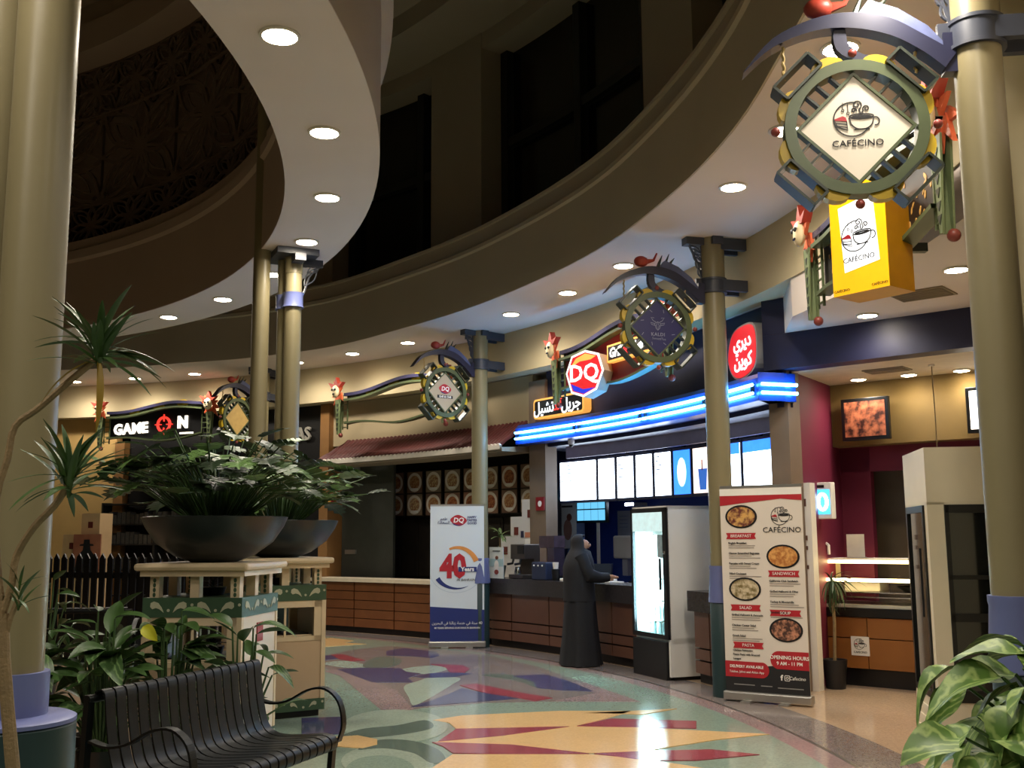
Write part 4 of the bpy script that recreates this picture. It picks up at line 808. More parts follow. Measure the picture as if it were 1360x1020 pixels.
# red fire sign on pier
a = atR(717, 645, RS-.08)[0]; p, r = front(RS-.085, a, 2.0); t = thing('alarm_sign', 'small red alarm sign on the stone clad pier', 'sign', p, r); MB().box(-.1, .1, 0, .02, 0, .2).build('plate', mat('alarm_red', '#8a1820', .5), t); MB().prism(ell(0, .1, .045, .045, 14), -.004, 0).build('symbol', M_prwhite, t)
a = atR(438, 660, RS-.14)[0]; p, r = front(RS-.145, a, 2.2); t = thing('alarm_sign', 'small red and yellow alarm sign on the orange pilaster', 'sign', p, r); MB().box(-.08, .08, 0, .02, 0, .18).build('plate', mat('alarm_red', '#8a1820', .5), t); MB().prism(ell(0, .1, .04, .04, 14), -.004, 0).build('symbol', M_gold, t)
# ============================================================ cafe on the right
B0 = Vector((2.69, 11.12, 0)); CR = rad(-40.5); Uv = Vector((cos(CR), sin(CR), 0)); Nv = Vector((-sin(CR), cos(CR), 0))
def cw(x, y, z=0): return B0+Uv*x+Nv*y+Vector((0, 0, z))          # cafe frame -> world
def chit(px, py, yl):                                              # where the line of sight meets the plane y=yl of the cafe frame
    d = ray(px, py); o = Vector((0, 0, EYE)); t = (yl-(o-B0).dot(Nv))/d.dot(Nv); p = o+d*t; return (p-B0).dot(Uv), p.z
def cbox(x0, x1, y0, y1, z0, z1): return MB().slab([cw(x, y)[:2] for x, y in ((x0, y0), (x1, y0), (x1, y1), (x0, y1))], z0, z1)
M_maroon = mat('maroon_paint', '#6b1a34', .55, var=.06, scale=1.5)
M_mustard = mat('mustard_plaster', '#78602f', .8, var=.25, scale=1.5, bump=.1)
M_oak = mat('oak_panel', '#9a6430', .45, col2='#85521f', scale=3)
struct(cbox(.0, 4.2, 0, .25, 3.34, 3.72).build('wall_navy_beam', M_navy), 'navy beam across the cafe front')
struct(cbox(.0, .26, .0, .25, 3.721, 4.1).build('wall_navy_block', M_navy), 'navy block at the end of the cafe beam')
mb = MB(); arcp = [pol(RB+.02, a)[:2] for a in range(12, -15, -2)]; bl = [cw(4.2, 0)[:2], cw(.26, 0)[:2]]
mb.slab([tuple(p) for p in arcp]+[tuple(p) for p in bl], 3.72, 4.1); struct(mb.build('ceiling', M_soffit), 'pale soffit in front of the navy beam')
struct(cbox(.0, 4.2, .25, 2.1, 3.34, 3.5).build('ceiling', mat('cafe_ceiling', '#c9bda8', .8)), 'cafe ceiling with vents and downlights')
struct(cbox(-.02, .2, .12, .40, 0, 3.34).build('wall_pier_cafe', M_pierstone), 'stone clad pier between cafe and ice cream shop')
struct(MB().slab([cw(.2, .30)[:2], cw(.02, 1.8)[:2], cw(-.1, 1.8)[:2], cw(.05, .4)[:2]], 0, 3.34).build('wall_maroon', M_maroon), 'maroon side wall of the cafe')
x1_, _ = chit(1157, 650, 1.8); x2_, _ = chit(1203, 650, 1.8)
struct(cbox(0, x1_, 1.8, 1.9, 0, 2.6).build('wall_cafe_back', M_maroon), 'maroon back wall of the cafe')
struct(cbox(x2_+.2, 4.2, 1.8, 1.9, 0, 2.6).build('wall_cafe_back', M_maroon), 'dark maroon back wall behind the cold cabinets')
struct(cbox(0, 4.2, 1.8, 1.9, 2.33, 2.62).build('trim_12', M_maroon), 'maroon strip over the kitchen opening')
struct(cbox(0, 4.2, 1.55, 1.9, 2.62, 3.34).build('wall_cafe_band', M_mustard), 'mustard plaster band above the cafe back wall')
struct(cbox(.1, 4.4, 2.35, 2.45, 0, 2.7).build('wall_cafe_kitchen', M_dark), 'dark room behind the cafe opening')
# vents, lights
def grille(x, y, z, w, d, label):
    t = thing('ceiling_vent', label, 'vent', cw(x, y, z), CR); MB().box(-w, w, -d, d, -.012, 0).build('frame', mat('vent_tan', '#8a7a62', .6), t)
    for k in range(7): MB().box(-w+.02, w-.02, -d+.03+k*(2*d-.06)/7, -d+.05+k*(2*d-.06)/7, -.022, -.012).build('slat', mat('vent_tan', '#8a7a62', .6), t)
def to_cafe(p): return (p-B0).dot(Uv), (p-B0).dot(Nv)
x, y = to_cafe(atz(1225, 390, 3.72)); grille(x, y, 3.72, .24, .2, 'tan air vent in the soffit before the navy beam')
x, y = to_cafe(atz(1178, 491, 3.34)); grille(x, y, 3.34, .22, .14, 'tan air vent in the cafe ceiling')
for px, py in ((1152, 418), (1270, 357)):
    p = atz(px, py, 3.72); downlight(p, .09, 'round downlight in the soffit before the navy beam', 'cafe front downlights', 14)
for px, py in ((1140, 503), (1207, 497), (1277, 491)):
    p = atz(px, py, 3.34); downlight(p, .08, 'round downlight in the cafe ceiling', 'cafe ceiling downlights', 10)
x, y = to_cafe(atz(1176, 508, 3.34)); t = thing('dome_camera', 'small white dome camera on the cafe ceiling', 'camera', cw(x, y, 3.34), CR); MB().lathe([(.06, 0), (.06, -.04), (.045, -.06)], 16).build('base', M_white, t, smooth=True); MB().ball((0, 0, -.06), .04, 12).build('dome', M_black, t, smooth=True)
# screens
def tv(px0, py0, px1, py1, yl, label, screen):
    x0, z1 = chit(px0, py0, yl); x1, z0 = chit(px1, py1, yl); t = thing('menu_screen', label, 'television', cw((x0+x1)/2, yl, (z0+z1)/2), CR); w, h = (x1-x0)/2, (z1-z0)/2
    MB().box(-w, w, 0, .06, -h, h).build('housing', M_black, t, bevel=.006); MB().box(-w+.04, w-.04, -.004, 0, -h+.04, h-.04).build('screen', screen, t); MB().box(-.05, .05, .06, 1.55-yl, -.05, .05).build('wall_mount', M_dkmetal, t); return t
tv(1116, 531, 1182, 582, 1.40, 'wall screen showing a close-up of grilled food', mat('screen_food', '#b06848', .4, col2='#30120c', scale=11, con=.12))
tv(1281, 515, 1340, 572, 1.40, 'bright white wall screen partly behind the near column', mat('screen_white', '#ffffff', .4, emit='#fff4e0', es=1.2))
# insect lamp, white cabinet
x, z = chit(1092, 665, .95); t = thing('insect_lamp', 'white insect lamp box with glowing blue ring on the maroon wall', 'lamp', cw(x, .95, z), CR)
MB().box(-.13, .13, -.05, .06, -.2, .2).build('case', M_white, t, bevel=.01); MB().box(-.11, .11, -.055, -.05, -.15, .12).build('blue_window', mat('zap_blue', '#3a90c8', .4, emit='#40a8f0', es=.8), t)
MB().stroke(ell(.03, -.015, .05, .085, 24), .035, -.07, -.056, closed=True).build('ring_tube', mat('zap_tube', '#e0ffff', .4, emit='#b0f4ff', es=4), t); MB().box(-.05, .05, -.056, -.05, .14, .17).build('maker_plate', M_black, t)
MB().box(-.3, -.1, .0, .03, -.03, .03).build('wall_mount', M_white, t)
x0, _ = chit(1046, 700, .42); x1, _ = chit(1078, 700, .42); _, zt = chit(1075, 641, .42)
t = thing('white_cabinet', 'tall white cabinet with small sockets behind the menu banner', 'cabinet', cw(0, .42, 0), CR); MB().box(x0, x1, 0, .12, 0, zt).build('carcass', M_white, t)
for z, h, w in ((zt-.25, .08, .03), (1.55, .05, .12), (1.45, .04, .02), (1.25, .04, .02)): MB().box(x1-.05-w, x1-.05, -.008, 0, z, z+h).build('socket', mat('socket_brown', '#6a4a40', .5), t)
# display case
yc = 1.03; t = thing('display_counter', 'glass topped display counter with lit shelves and oak front', 'display case', cw(0, yc, 0), CR)
xl, xr = .05, 2.6
MB().box(xl, xr, .05, .6, 0, .18).build('toe_kick', M_toe, t)
for z0, z1 in ((.19, .50), (.51, .72)):
    for a, b in ((xl, .55), (.56, 1.3), (1.31, xr)): MB().box(a, b, .0, .55, z0, z1).build('oak_panel', M_oak, t)
MB().box(xl, xr, -.02, .6, .73, .82).build('black_ledge', M_black, t); MB().box(xl, xr, .0, .58, .825, .86).build('base_tray', mat('tray_pale', '#c8c8b8', .3), t)
for z in (.93, .98): MB().box(xl+.02, xr-.02, .05, .5, z, z+.012).build('glass_shelf', M_chrome, t)
M_strip = mat('warm_strip', '#fff0c8', .4, emit='#ffdf98', es=5)
MB().box(xl+.02, xr-.02, .06, .5, 1.10, 1.115).build('glass_shelf', M_chrome, t); MB().box(xl+.02, xr-.02, .03, .07, 1.10, 1.135).build('light_strip', M_strip, t)
MB().box(xl, xr, .12, .5, 1.33, 1.35).build('top_glass', M_white, t); MB().box(xl+.02, xr-.02, .12, .16, 1.295, 1.33).build('light_strip', M_strip, t)
MB().add([(xl, .0, .86), (xr, .0, .86), (xr, .12, 1.33), (xl, .12, 1.33)], [(0, 1, 2, 3)]).build('front_glass', M_glass, t)
for x in (xl, 1.1, xr): MB().bar((x, .0, .86), (x, .12, 1.34), .02).build('post', M_alu, t); MB().bar((x, .55, .86), (x, .5, 1.34), .02).build('post', M_alu, t)
MB().box(xl, xl+.012, .02, .56, .86, 1.33).build('end_panel', mat('end_cream', '#d8c8a0', .5), t)
tag(MB().box(-.2, .2, 0, .3, 0, .1).build('food_tray', M_white, loc=cw(.45, yc+.18, .992), rotz=CR, bevel=.01), 'white food tray inside the glass display', 'tray')
tag(MB().lathe([(.12, 0), (.2, .06), (.19, .06), (.11, .012)], 20).build('serving_bowl', M_dkmetal, smooth=True, loc=cw(1.0, yc+.3, .992)), 'dark serving bowl inside the glass display', 'bowl')
x, z = chit(1143, 858, yc); sg = MB().box(-.1, .1, -.012, -.002, -.1, .1).build('logo_plate', M_prwhite, t); sg.location = (x, 0, z); cafe_logo(sg, 0, .02, .11, -.013, M_ink); txt('CAFÉCINO', .03, M_ink, sg, 0, -.065, -.014)
x, z = chit(1137, 740, 1.2); t = thing('paper_holder', 'clear stand with crinkled paper on top of the display counter', 'stand', cw(x, 1.2, 1.351), CR); MB().box(-.1, .1, 0, .008, 0, .26).build('sheet', mat('paper_white', '#d8d4c8', .35, bump=.5, bscale=14), t); MB().box(-.1, .1, -.03, .05, 0, .012).build('foot', M_alu, t)
# tap on maroon wall
x, z = chit(1088, 722, 1.1); t = thing('wall_tap', 'white plastic pipe bend on the maroon wall', 'pipe', cw(x, 1.1, z), CR); MB().tube([(-.25, .02, 0), (.08, .02, 0), (.1, .02, -.02), (.1, .02, -.12)], .018, 8).build('pipe', M_white, t, smooth=True)
# hanging cable
p = atz(1237, 484, 3.34); t = thing('hanging_cable', 'thin cable hanging from the cafe ceiling', 'cable', p, 0); MB().tube([(0, 0, 0), (.005, 0, -.6), (0, 0, -1.15)], .006, 6).build('cable', mat('cable_tan', '#8a7a5a', .6), t); MB().lathe([(.03, 0), (.03, -.02)], 12).build('rose', M_white, t)
# small dracaena behind banner
xx, _ = chit(1089, 790, .74); p = cw(xx+.13, .74, 0); t = thing('potted_dracaena', 'spiky potted dracaena beside the glass display counter', 'plant', p); rr = random.Random(8)
MB().lathe([(.10, 0), (.13, .3), (.12, .3), (.11, .27)], 20).build('pot', M_dkmetal, t, smooth=True); MB().tube([(0, 0, .27), (.02, .01, .7), (0, 0, 1.1)], .018, 8).build('stem', M_stem, t, smooth=True)
ml = leafmesh('leaf_spiky', mat('leaf_spiky_green', '#34502a', .45, var=.3, scale=8), .42, .017, .9); 
xcab = x1; c0 = Vector((0, 0, 1.12))
for i in range(44):                      # leaves keep clear of the wall, the white cabinet and the display glass
    for k in range(80):
        az, e, ro, s = rr.uniform(0, 2*pi), rr.uniform(-1.3, 1.2), rr.uniform(-.3, .3), rr.uniform(.5, .85); M = Matrix.Rotation(az, 3, 'Z') @ Matrix.Rotation(-e, 3, 'Y') @ Matrix.Rotation(ro, 3, 'X')
        Q = [to_cafe(p+c0+(M @ v.co)*s) for v in ml.vertices]
        if all(x > .22-.12*(y-.3)+.02 and not (y < .57 and x < xcab+.03) and y < 1.0 for x, y in Q): leafobj(ml, t, c0, az, e, ro, s); break
# cold cabinets
N0 = Vector((3.02, 7.74, 0)); t = thing('cold_cabinet', 'white panelled cold cabinet with dark glass doors on two sides', 'fridge', N0, rad(-10.4)); HT = 2.235; Wd, Dp = 1.25, .86
M_cab = mat('cabinet_cream', '#e8dcc0', .5, var=.03)
M_dglass = mat('dark_cabinet_glass', '#1c1e1c', .06, var=.3, scale=3, coat=.5)
mb = MB(); mb.box(0, Wd, .0, Dp, HT-.42, HT); mb.box(0, Wd, 0, Dp, 0, .42); mb.box(0, .12, 0, .1, .4, HT-.4); mb.box(0, .1, Dp-.08, Dp, .4, HT-.4); mb.box(Wd-.1, Wd, 0, Dp, .4, HT-.4); mb.box(0, Wd, Dp-.04, Dp, .4, HT-.4); mb.build('carcass', M_cab, t)
mb = MB(); mb.box(.115, .145, -.015, .04, .42, HT-.42); mb.box(Wd-.14, Wd-.1, -.015, .04, .42, HT-.42); mb.box(.12, Wd-.1, -.015, .04, HT-.48, HT-.42); mb.box(.12, Wd-.1, -.015, .04, .42, .5); mb.box(.12, Wd-.1, -.015, .04, .98, 1.04); mb.box(.12, Wd-.1, -.015, .04, 1.28, 1.31); mb.build('front_door_frame', M_black, t)
for z0, z1 in ((.5, .98), (1.04, 1.28), (1.31, HT-.48)): MB().box(.145, Wd-.14, .0, .012, z0, z1).build('front_door_glass', M_dglass, t)
mb = MB(); mb.box(-.015, .04, .1, .15, .42, HT-.42); mb.box(-.015, .04, Dp-.13, Dp-.08, .42, HT-.42); mb.box(-.015, .04, .1, Dp-.08, HT-.47, HT-.42); mb.box(-.015, .04, .1, Dp-.08, .42, .47); mb.build('side_door_frame', M_black, t)
MB().box(.0, .012, .15, Dp-.13, .47, HT-.47).build('side_door_glass', M_dglass, t); MB().bar((-.03, .2, 1.0), (-.03, .2, 1.5), .015).build('handle', M_dkmetal, t)
mb = MB(); mb.box(.06, Wd-.1, .06, Dp-.06, .41, .43); mb.build('floor_tray', M_alu, t)
for k in range(3): MB().box(-.012, 0, .12, Dp-.1, .12+k*.09, .16+k*.09).build('louvre', M_cab, t)
# lit pier behind the near column
struct(MB().box(2.74, 3.4, 5.72, 6.1, 0, 4.75).build('wall_pier_right', mat('pier_cream', '#f0e8c4', .7, var=.03)), 'cream pier behind the near column')

# ============================================================ roll-up banners
def rollup(p0, p1, H, name_label, m):
    d = Vector(p1)-Vector(p0); t = thing('rollup_banner', name_label, 'banner', ((p0[0]+p1[0])/2, (p0[1]+p1[1])/2, 0), math.atan2(d.y, d.x)); w = d.length/2
    MB().box(-w-.02, w+.02, -.06, .06, .015, .10).build('base_cassette', M_alu, t, bevel=.015)
    for x in (-w*.45, w*.45): MB().box(x-.05, x+.05, -.13, .13, 0, .018).build('foot', M_alu, t)
    MB().tube([(0, .05, .1), (0, .05, H)], .012, 8).build('pole', M_alu, t); MB().box(-w, w, -.01, .02, H-.025, H+.01).build('top_rail', M_alu, t)
    b = MB().box(-w, w, -.012, -.006, .10, H-.02).build('printed_sheet', m, t)
    return t, b, w
t, b, w = rollup(atz(571, 861, 0), atz(571, 861, 0)+Vector((.80, .0, 0)), 2.09, 'pale blue roll-up banner with large red 40 and navy foot', mat('banner_pale', '#c8d8e2', .55, col2='#dfe0de', scale=1.2))
y = -.014
P = [(-w, .10), (w, .10), (w, .55), (-w, .60)]; MB().prism(P, y-.001, y+.001).build('navy_foot', M_prnavy, b)
for r in range(9): MB().stroke(ell(-.02, 1.1, .38+r*.05, .30+r*.06, 40, 190, 350), .006, y-.0006, y).build('ripple', mat('ripple', '#b8c6d2', .6), b) if .38+r*.05 < w else None
txt('40', .46, M_red, b, -.06, 1.17, y-.003, bold=.022, sx=.82); MB().box(.02, .29, y-.006, y-.004, 1.105, 1.175).build('years_plate', M_prnavy, b); txt('Years', .085, M_prwhite, b, .155, 1.14, y-.008, bold=.003)
txt('IN BAHRAIN', .05, M_ink, b, .13, .985, y-.003, shear=.15)
top = ell(0, 1.12, .31, .34, 20, 24, 112); MB().stroke(top, [.03+.05*(1-i/20) for i in range(21)], y-.002, y).build('orange_swoosh', mat('print_orange', '#e0944a', .5), b)
bot = ell(0, 1.12, .32, .26, 20, 205, 300); MB().stroke(bot, [.07*(1-i/21) for i in range(21)], y-.002, y).build('navy_swoosh', M_prnavy, b)
dq_logo(b, .02, 1.86, .2, y); txt('HAPPY\nTASTES\nGOOD', .045, M_prnavy, b, .22, 1.86, y-.002, bold=.001)
txt('\uFEE2\uFECC\uFEC3', .06, M_prnavy, b, -.2, 1.885, y-.002); txt('\uFE93\uFEA9\uFE8E\uFECC\uFEB4\uFEDF\uFE8D', .06, M_prnavy, b, -.2, 1.83, y-.002)
txt('\uFEE6\uFEF3\uFEAE\uFEA4\uFE92\uFEDF\uFE8D \uFEF2\uFED3 \uFE8E\uFEE8\uFE8B\uFE8E\uFE91\uFEAF \uFE94\uFEE3\uFEAA\uFEA7 \uFEF2\uFED3 \uFE94\uFEE8\uFEB3 40', .055, M_prwhite, b, 0, .36, y-.003); txt('40 YEARS SERVING OUR FANS IN BAHRAIN', .035, M_prwhite, b, 0, .29, y-.003, bold=.0005)
# cafe menu banner
t, b, w = rollup(atz(966, 930, 0), atz(1078, 939, 0), 2.09, 'tall white food menu banner with red headings and dish photos', mat('banner_cream', '#e2d8cc', .55, var=.02))
MB().prism([(-w, 2.06), (w, 2.06), (w, 1.94), (w*.5, 1.96), (-w*.3, 1.93), (-w, 1.90)][::-1], y-.001, y+.001).build('red_header', M_red, b); MB().box(-w, w, y-.002, y, 2.0, 2.065).build('top_strip', M_prwhite, b)
s = w/.47
P = [(-w, .10), (w, .10), (w, .38), (w*.2, .36), (-w*.2, .34), (-w, .30)]; MB().prism(P, y-.001, y+.001).build('black_foot', M_ink, b)
def pill(x0, x1, z0, z1, left): 
    c = (z1-z0)/2; return ([(x0, z0), (x1-c, z0)]+[(x1-c+c*cos(rad(q)), z0+c+c*sin(rad(q))) for q in range(-75, 90, 15)]+[(x0, z1)]) if left else ([(x1, z1), (x0+c, z1)]+[(x0+c+c*cos(rad(q)), z0+c+c*sin(rad(q))) for q in range(105, 270, 15)]+[(x1, z0)])
MB().prism(pill(-w, .06*w, .235, .385, True), y-.003, y).build('red_pill', M_red, b); MB().prism(pill(.1*w, w, .33, .50, False), y-.003, y).build('red_pill', M_red, b)
txt('DELIVERY AVAILABLE', .036, M_prwhite, b, -.48*w, .335, y-.005, bold=.0008); txt('Talabat, Jahez and Ahlan App', .03, M_prwhite, b, -.48*w, .285, y-.005)
txt('OPENING HOURS', .048, M_prwhite, b, .55*w, .44, y-.005, bold=.001); txt('9 AM - 11 PM', .045, M_prwhite, b, .55*w, .385, y-.005, bold=.001)
txt('f', .07, M_prwhite, b, .35*w, .25, y-.004, bold=.003); MB().stroke(rrect(.024, .024, .008, 3), .006, y-.003, y, closed=True); mb = MB(); mb.stroke([(.48*w+x, .25+z) for x, z in rrect(.024, .024, .008, 3)], .006, y-.003, y, closed=True); mb.stroke(ell(.48*w, .25, .011, .011, 12), .005, y-.003, y, closed=True); mb.build('camera_mark', M_prwhite, b)
txt('Cafecino', .045, M_prwhite, b, .72*w, .25, y-.004); [MB().box(x0*w, x1*w, y-.003, y, z, z+.009).build('small_print', mat('print_pale', '#8f8c8a', .6), b) for x0, x1, z in ((-.8, -.3, .16), (-.15, .12, .158), (.25, .85, .15))]
cafe_logo(b, .5*w, 1.79, .17, y, M_ink); txt('CAFÉCINO', .075, M_ink, b, .5*w, 1.655, y-.002, sx=1.05)
FOOD = [mat('dish_%d' % k, c1, .5, col2=c2, scale=26, con=.12) for k, (c1, c2) in enumerate((('#d8a860', '#6a3028'), ('#e0a860', '#b06a30'), ('#d0c0a0', '#7a6a40'), ('#d09070', '#4a3028')))]
for k, (x, z) in enumerate(((-.48, 1.79), (.5, 1.40), (-.45, 1.08), (.5, .70))):
    MB().prism(ell(x*w, z, .165, .115, 28), y-.002, y).build('dish_rim', M_dkmetal, b); MB().prism(ell(x*w, z, .145, .098, 24), y-.004, y).build('dish_photo', FOOD[k], b)
rr = random.Random(9)
def heading(x, z, s): 
    MB().prism([(x-.155, z-.03), (x+.155, z-.03), (x+.14, z), (x+.155, z+.03), (x-.155, z+.03), (x-.14, z)], y-.002, y).build('ribbon', M_red, b); txt(s, .042, M_prwhite, b, x, z, y-.004)
def lines(x, z, n, names):
    for i in range(n): txt(names[i], .028, M_ink, b, x, z-i*.1, y-.003, align='LEFT', bold=.0004); [MB().box(x, x+rr.uniform(.22, .34), y-.001, y, z-i*.1-.03-q*.02, z-i*.1-.022-q*.02).build('small_print', mat('print_grey', '#a59a90', .6), b) for q in (0, 1)]
heading(-.5*w, 1.60, 'BREAKFAST'); lines(-.82*w, 1.53, 4, ['English Breakfast', 'Cheese Scrambled Baguette', 'Pancake with Sweet Cream', 'Filled Croissant'])
heading(-.45*w, .90, 'SALAD'); lines(-.8*w, .83, 3, ['Grilled Halloumi & Avocado', 'Chicken Caesar Salad', 'Greek Salad'])
heading(-.42*w, .54, 'PASTA')
for i, s_ in enumerate(('Chicken Fettuccine', 'Penne Pasta with Broccoli', 'Lasagna')): txt(s_, .026, M_ink, b, -.8*w, .49-i*.04, y-.003, align='LEFT', bold=.0004)
heading(.5*w, 1.235, 'SANDWICH'); lines(.15*w, 1.165, 4, ['California Club Sandwich', 'Grilled Halloumi & Olive', 'Turkey & Mozzarella', 'Smoked Salmon'])
heading(.5*w, .86, 'SOUP')
# ============================================================ the woman at the counter
pw = pol(14.15, 28.0, 0); t = thing('person', 'woman in a long black cloak and headscarf standing at the counter', 'person', pw, rad(4))
# local: facing +x
M_skin = mat('skin', '#b98a6c', .5); M_cloak = mat('black_cloak', '#0f0f16', .75, var=.25, scale=6, bump=.15, bscale=9)
V = [((0, 0, .92), .13), ((0, 0, 1.12), .12), ((0, 0, 1.32), .13), ((0, 0, 1.42), .055), ((.05, 0, 1.50), .085), ((.045, 0, 1.575), .065), ((0, .16, 1.34), .036), ((.08, .21, 1.13), .034), ((.30, .17, 1.06), .035), ((.38, .15, 1.06), .03), ((0, -.16, 1.34), .036), ((.08, -.21, 1.13), .034), ((.32, -.14, 1.10), .035), ((.40, -.12, 1.10), .03), ((0, .09, .85), .09), ((0, .09, .48), .06), ((-.02, .09, .1), .045), ((.12, .09, .05), .04), ((0, -.09, .85), .09), ((0, -.09, .48), .06), ((-.02, -.09, .1), .045), ((.12, -.09, .05), .04), ((.46, .13, 1.05), .012), ((.47, .15, 1.05), .012), ((.46, .17, 1.05), .012), ((.44, .19, 1.05), .01), ((.42, .11, 1.05), .012), ((.48, -.10, 1.09), .012), ((.49, -.12, 1.09), .012), ((.48, -.14, 1.09), .012), ((.46, -.16, 1.09), .01), ((.44, -.085, 1.09), .012), ((.158, 0, 1.495), .015)]
Ed = [(0, 1), (1, 2), (2, 3), (3, 4), (4, 5), (2, 6), (6, 7), (7, 8), (8, 9), (2, 10), (10, 11), (11, 12), (12, 13), (0, 14), (14, 15), (15, 16), (16, 17), (0, 18), (18, 19), (19, 20), (20, 21)]+[(9, k) for k in range(22, 27)]+[(13, k) for k in range(27, 32)]+[(4, 32)]
me = bpy.data.meshes.new('body'); me.from_pydata([v for v, _ in V], Ed, []); o = link('body', me); 
md = o.modifiers.new('s', 'SKIN'); 
for i, (_, r) in enumerate(V): me.skin_vertices[0].data[i].radius = (r, r); me.skin_vertices[0].data[i].use_root = (i == 0)
o.modifiers.new('u', 'SUBSURF').levels = 2; bpy.context.view_layer.update()
me2 = bpy.data.meshes.new_from_object(o.evaluated_get(bpy.context.evaluated_depsgraph_get())); bpy.data.objects.remove(o)
for p_ in me2.polygons: p_.use_smooth = True
me2.materials.clear(); me2.materials.append(M_skin); body = link('body', me2, t)
def loft(mb, rings, n=28, wob=.0, seed=1, capb=True):
    k = len(rings); v = []; rr = random.Random(seed); ph = [rr.uniform(0, 6) for _ in range(4)]
    for i, (cx, cy, cz, rx, ry) in enumerate(rings):
        for j in range(n):
            an = 2*pi*j/n; w = 1+wob*(1-i/k)*(.6*sin(7*an+ph[0])+.4*sin(11*an+ph[1]+i*.3)); v.append((cx+rx*w*cos(an), cy+ry*w*sin(an), cz))
    f = [(i*n+j, i*n+(j+1) % n, (i+1)*n+(j+1) % n, (i+1)*n+j) for i in range(k-1) for j in range(n)]+[tuple(range((k-1)*n, k*n))]
    if capb: f.append(tuple(range(n-1, -1, -1)))
    return mb.add(v, f)
mb = loft(MB(), [(.0, 0, .012, .27, .31), (0, 0, .06, .265, .30), (0, 0, .3, .235, .275), (0, 0, .6, .21, .255), (0, 0, .85, .195, .24), (0, 0, 1.05, .18, .225), (0, 0, 1.2, .175, .235), (0, 0, 1.32, .15, .23), (0, 0, 1.39, .11, .17), (0, 0, 1.45, .08, .09)], 40, .09, 3)
mb.build('cloak', M_cloak, t, smooth=True, sharp=80)
for s_ in (1, -1):
    e = .06 if s_ > 0 else .05
    MB().tube([(0, s_*.17, 1.36), (.05, s_*.22, 1.22), (.10, s_*.225, 1.12), (.24, s_*.19, 1.07+.02*(s_ < 0)), (.35, s_*.15, 1.07+.025*(s_ < 0))], [.09, .085, .09, .066, .056], 14).build('sleeve', M_cloak, t, smooth=True)
# headscarf: hood around the face, falling on the shoulders
n = 24; v = []; f = []; rings = [(.80, .205, .25, -.005), (.98, .2, .255, -.008), (1.12, .2, .262, -.01), (1.22, .20, .262, -.01), (1.30, .185, .25, 0.), (1.36, .165, .215, .0), (1.42, .14, .16, .01), (1.47, .125, .118, .02), (1.53, .128, .115, .02), (1.585, .115, .105, .015), (1.625, .075, .07, .01), (1.64, .02, .02, .005)]
for i, (z, rx, ry, cx) in enumerate(rings):
    for j in range(n):
        an = 2*pi*j/n; fr = max(0, cos(an)); x = cx+rx*cos(an)
        if 1.45 < z < 1.60 and fr > .5: x = cx+rx*cos(an)-.085*min(1, (fr-.5)/.25+.35)      # opening for the face
        v.append((x, ry*sin(an), z))
k = len(rings); f = [(i*n+j, i*n+(j+1) % n, (i+1)*n+(j+1) % n, (i+1)*n+j) for i in range(k-1) for j in range(n)]+[tuple(range((k-1)*n, k*n)), tuple(range(n-1, -1, -1))]
MB().add(v, f).build('headscarf', mat('black_scarf', '#16161c', .8, var=.2), t, smooth=True, sharp=80)
mb = MB(); [MB().ball((.128, q, 1.515), .010, 8).build('eye', M_ink, t) for q in (-.03, .03)]; MB().ball((.130, 0, 1.455), .014, 8, (.5, 1.4, .5)).build('mouth', mat('lip', '#8a4a42', .5), t)

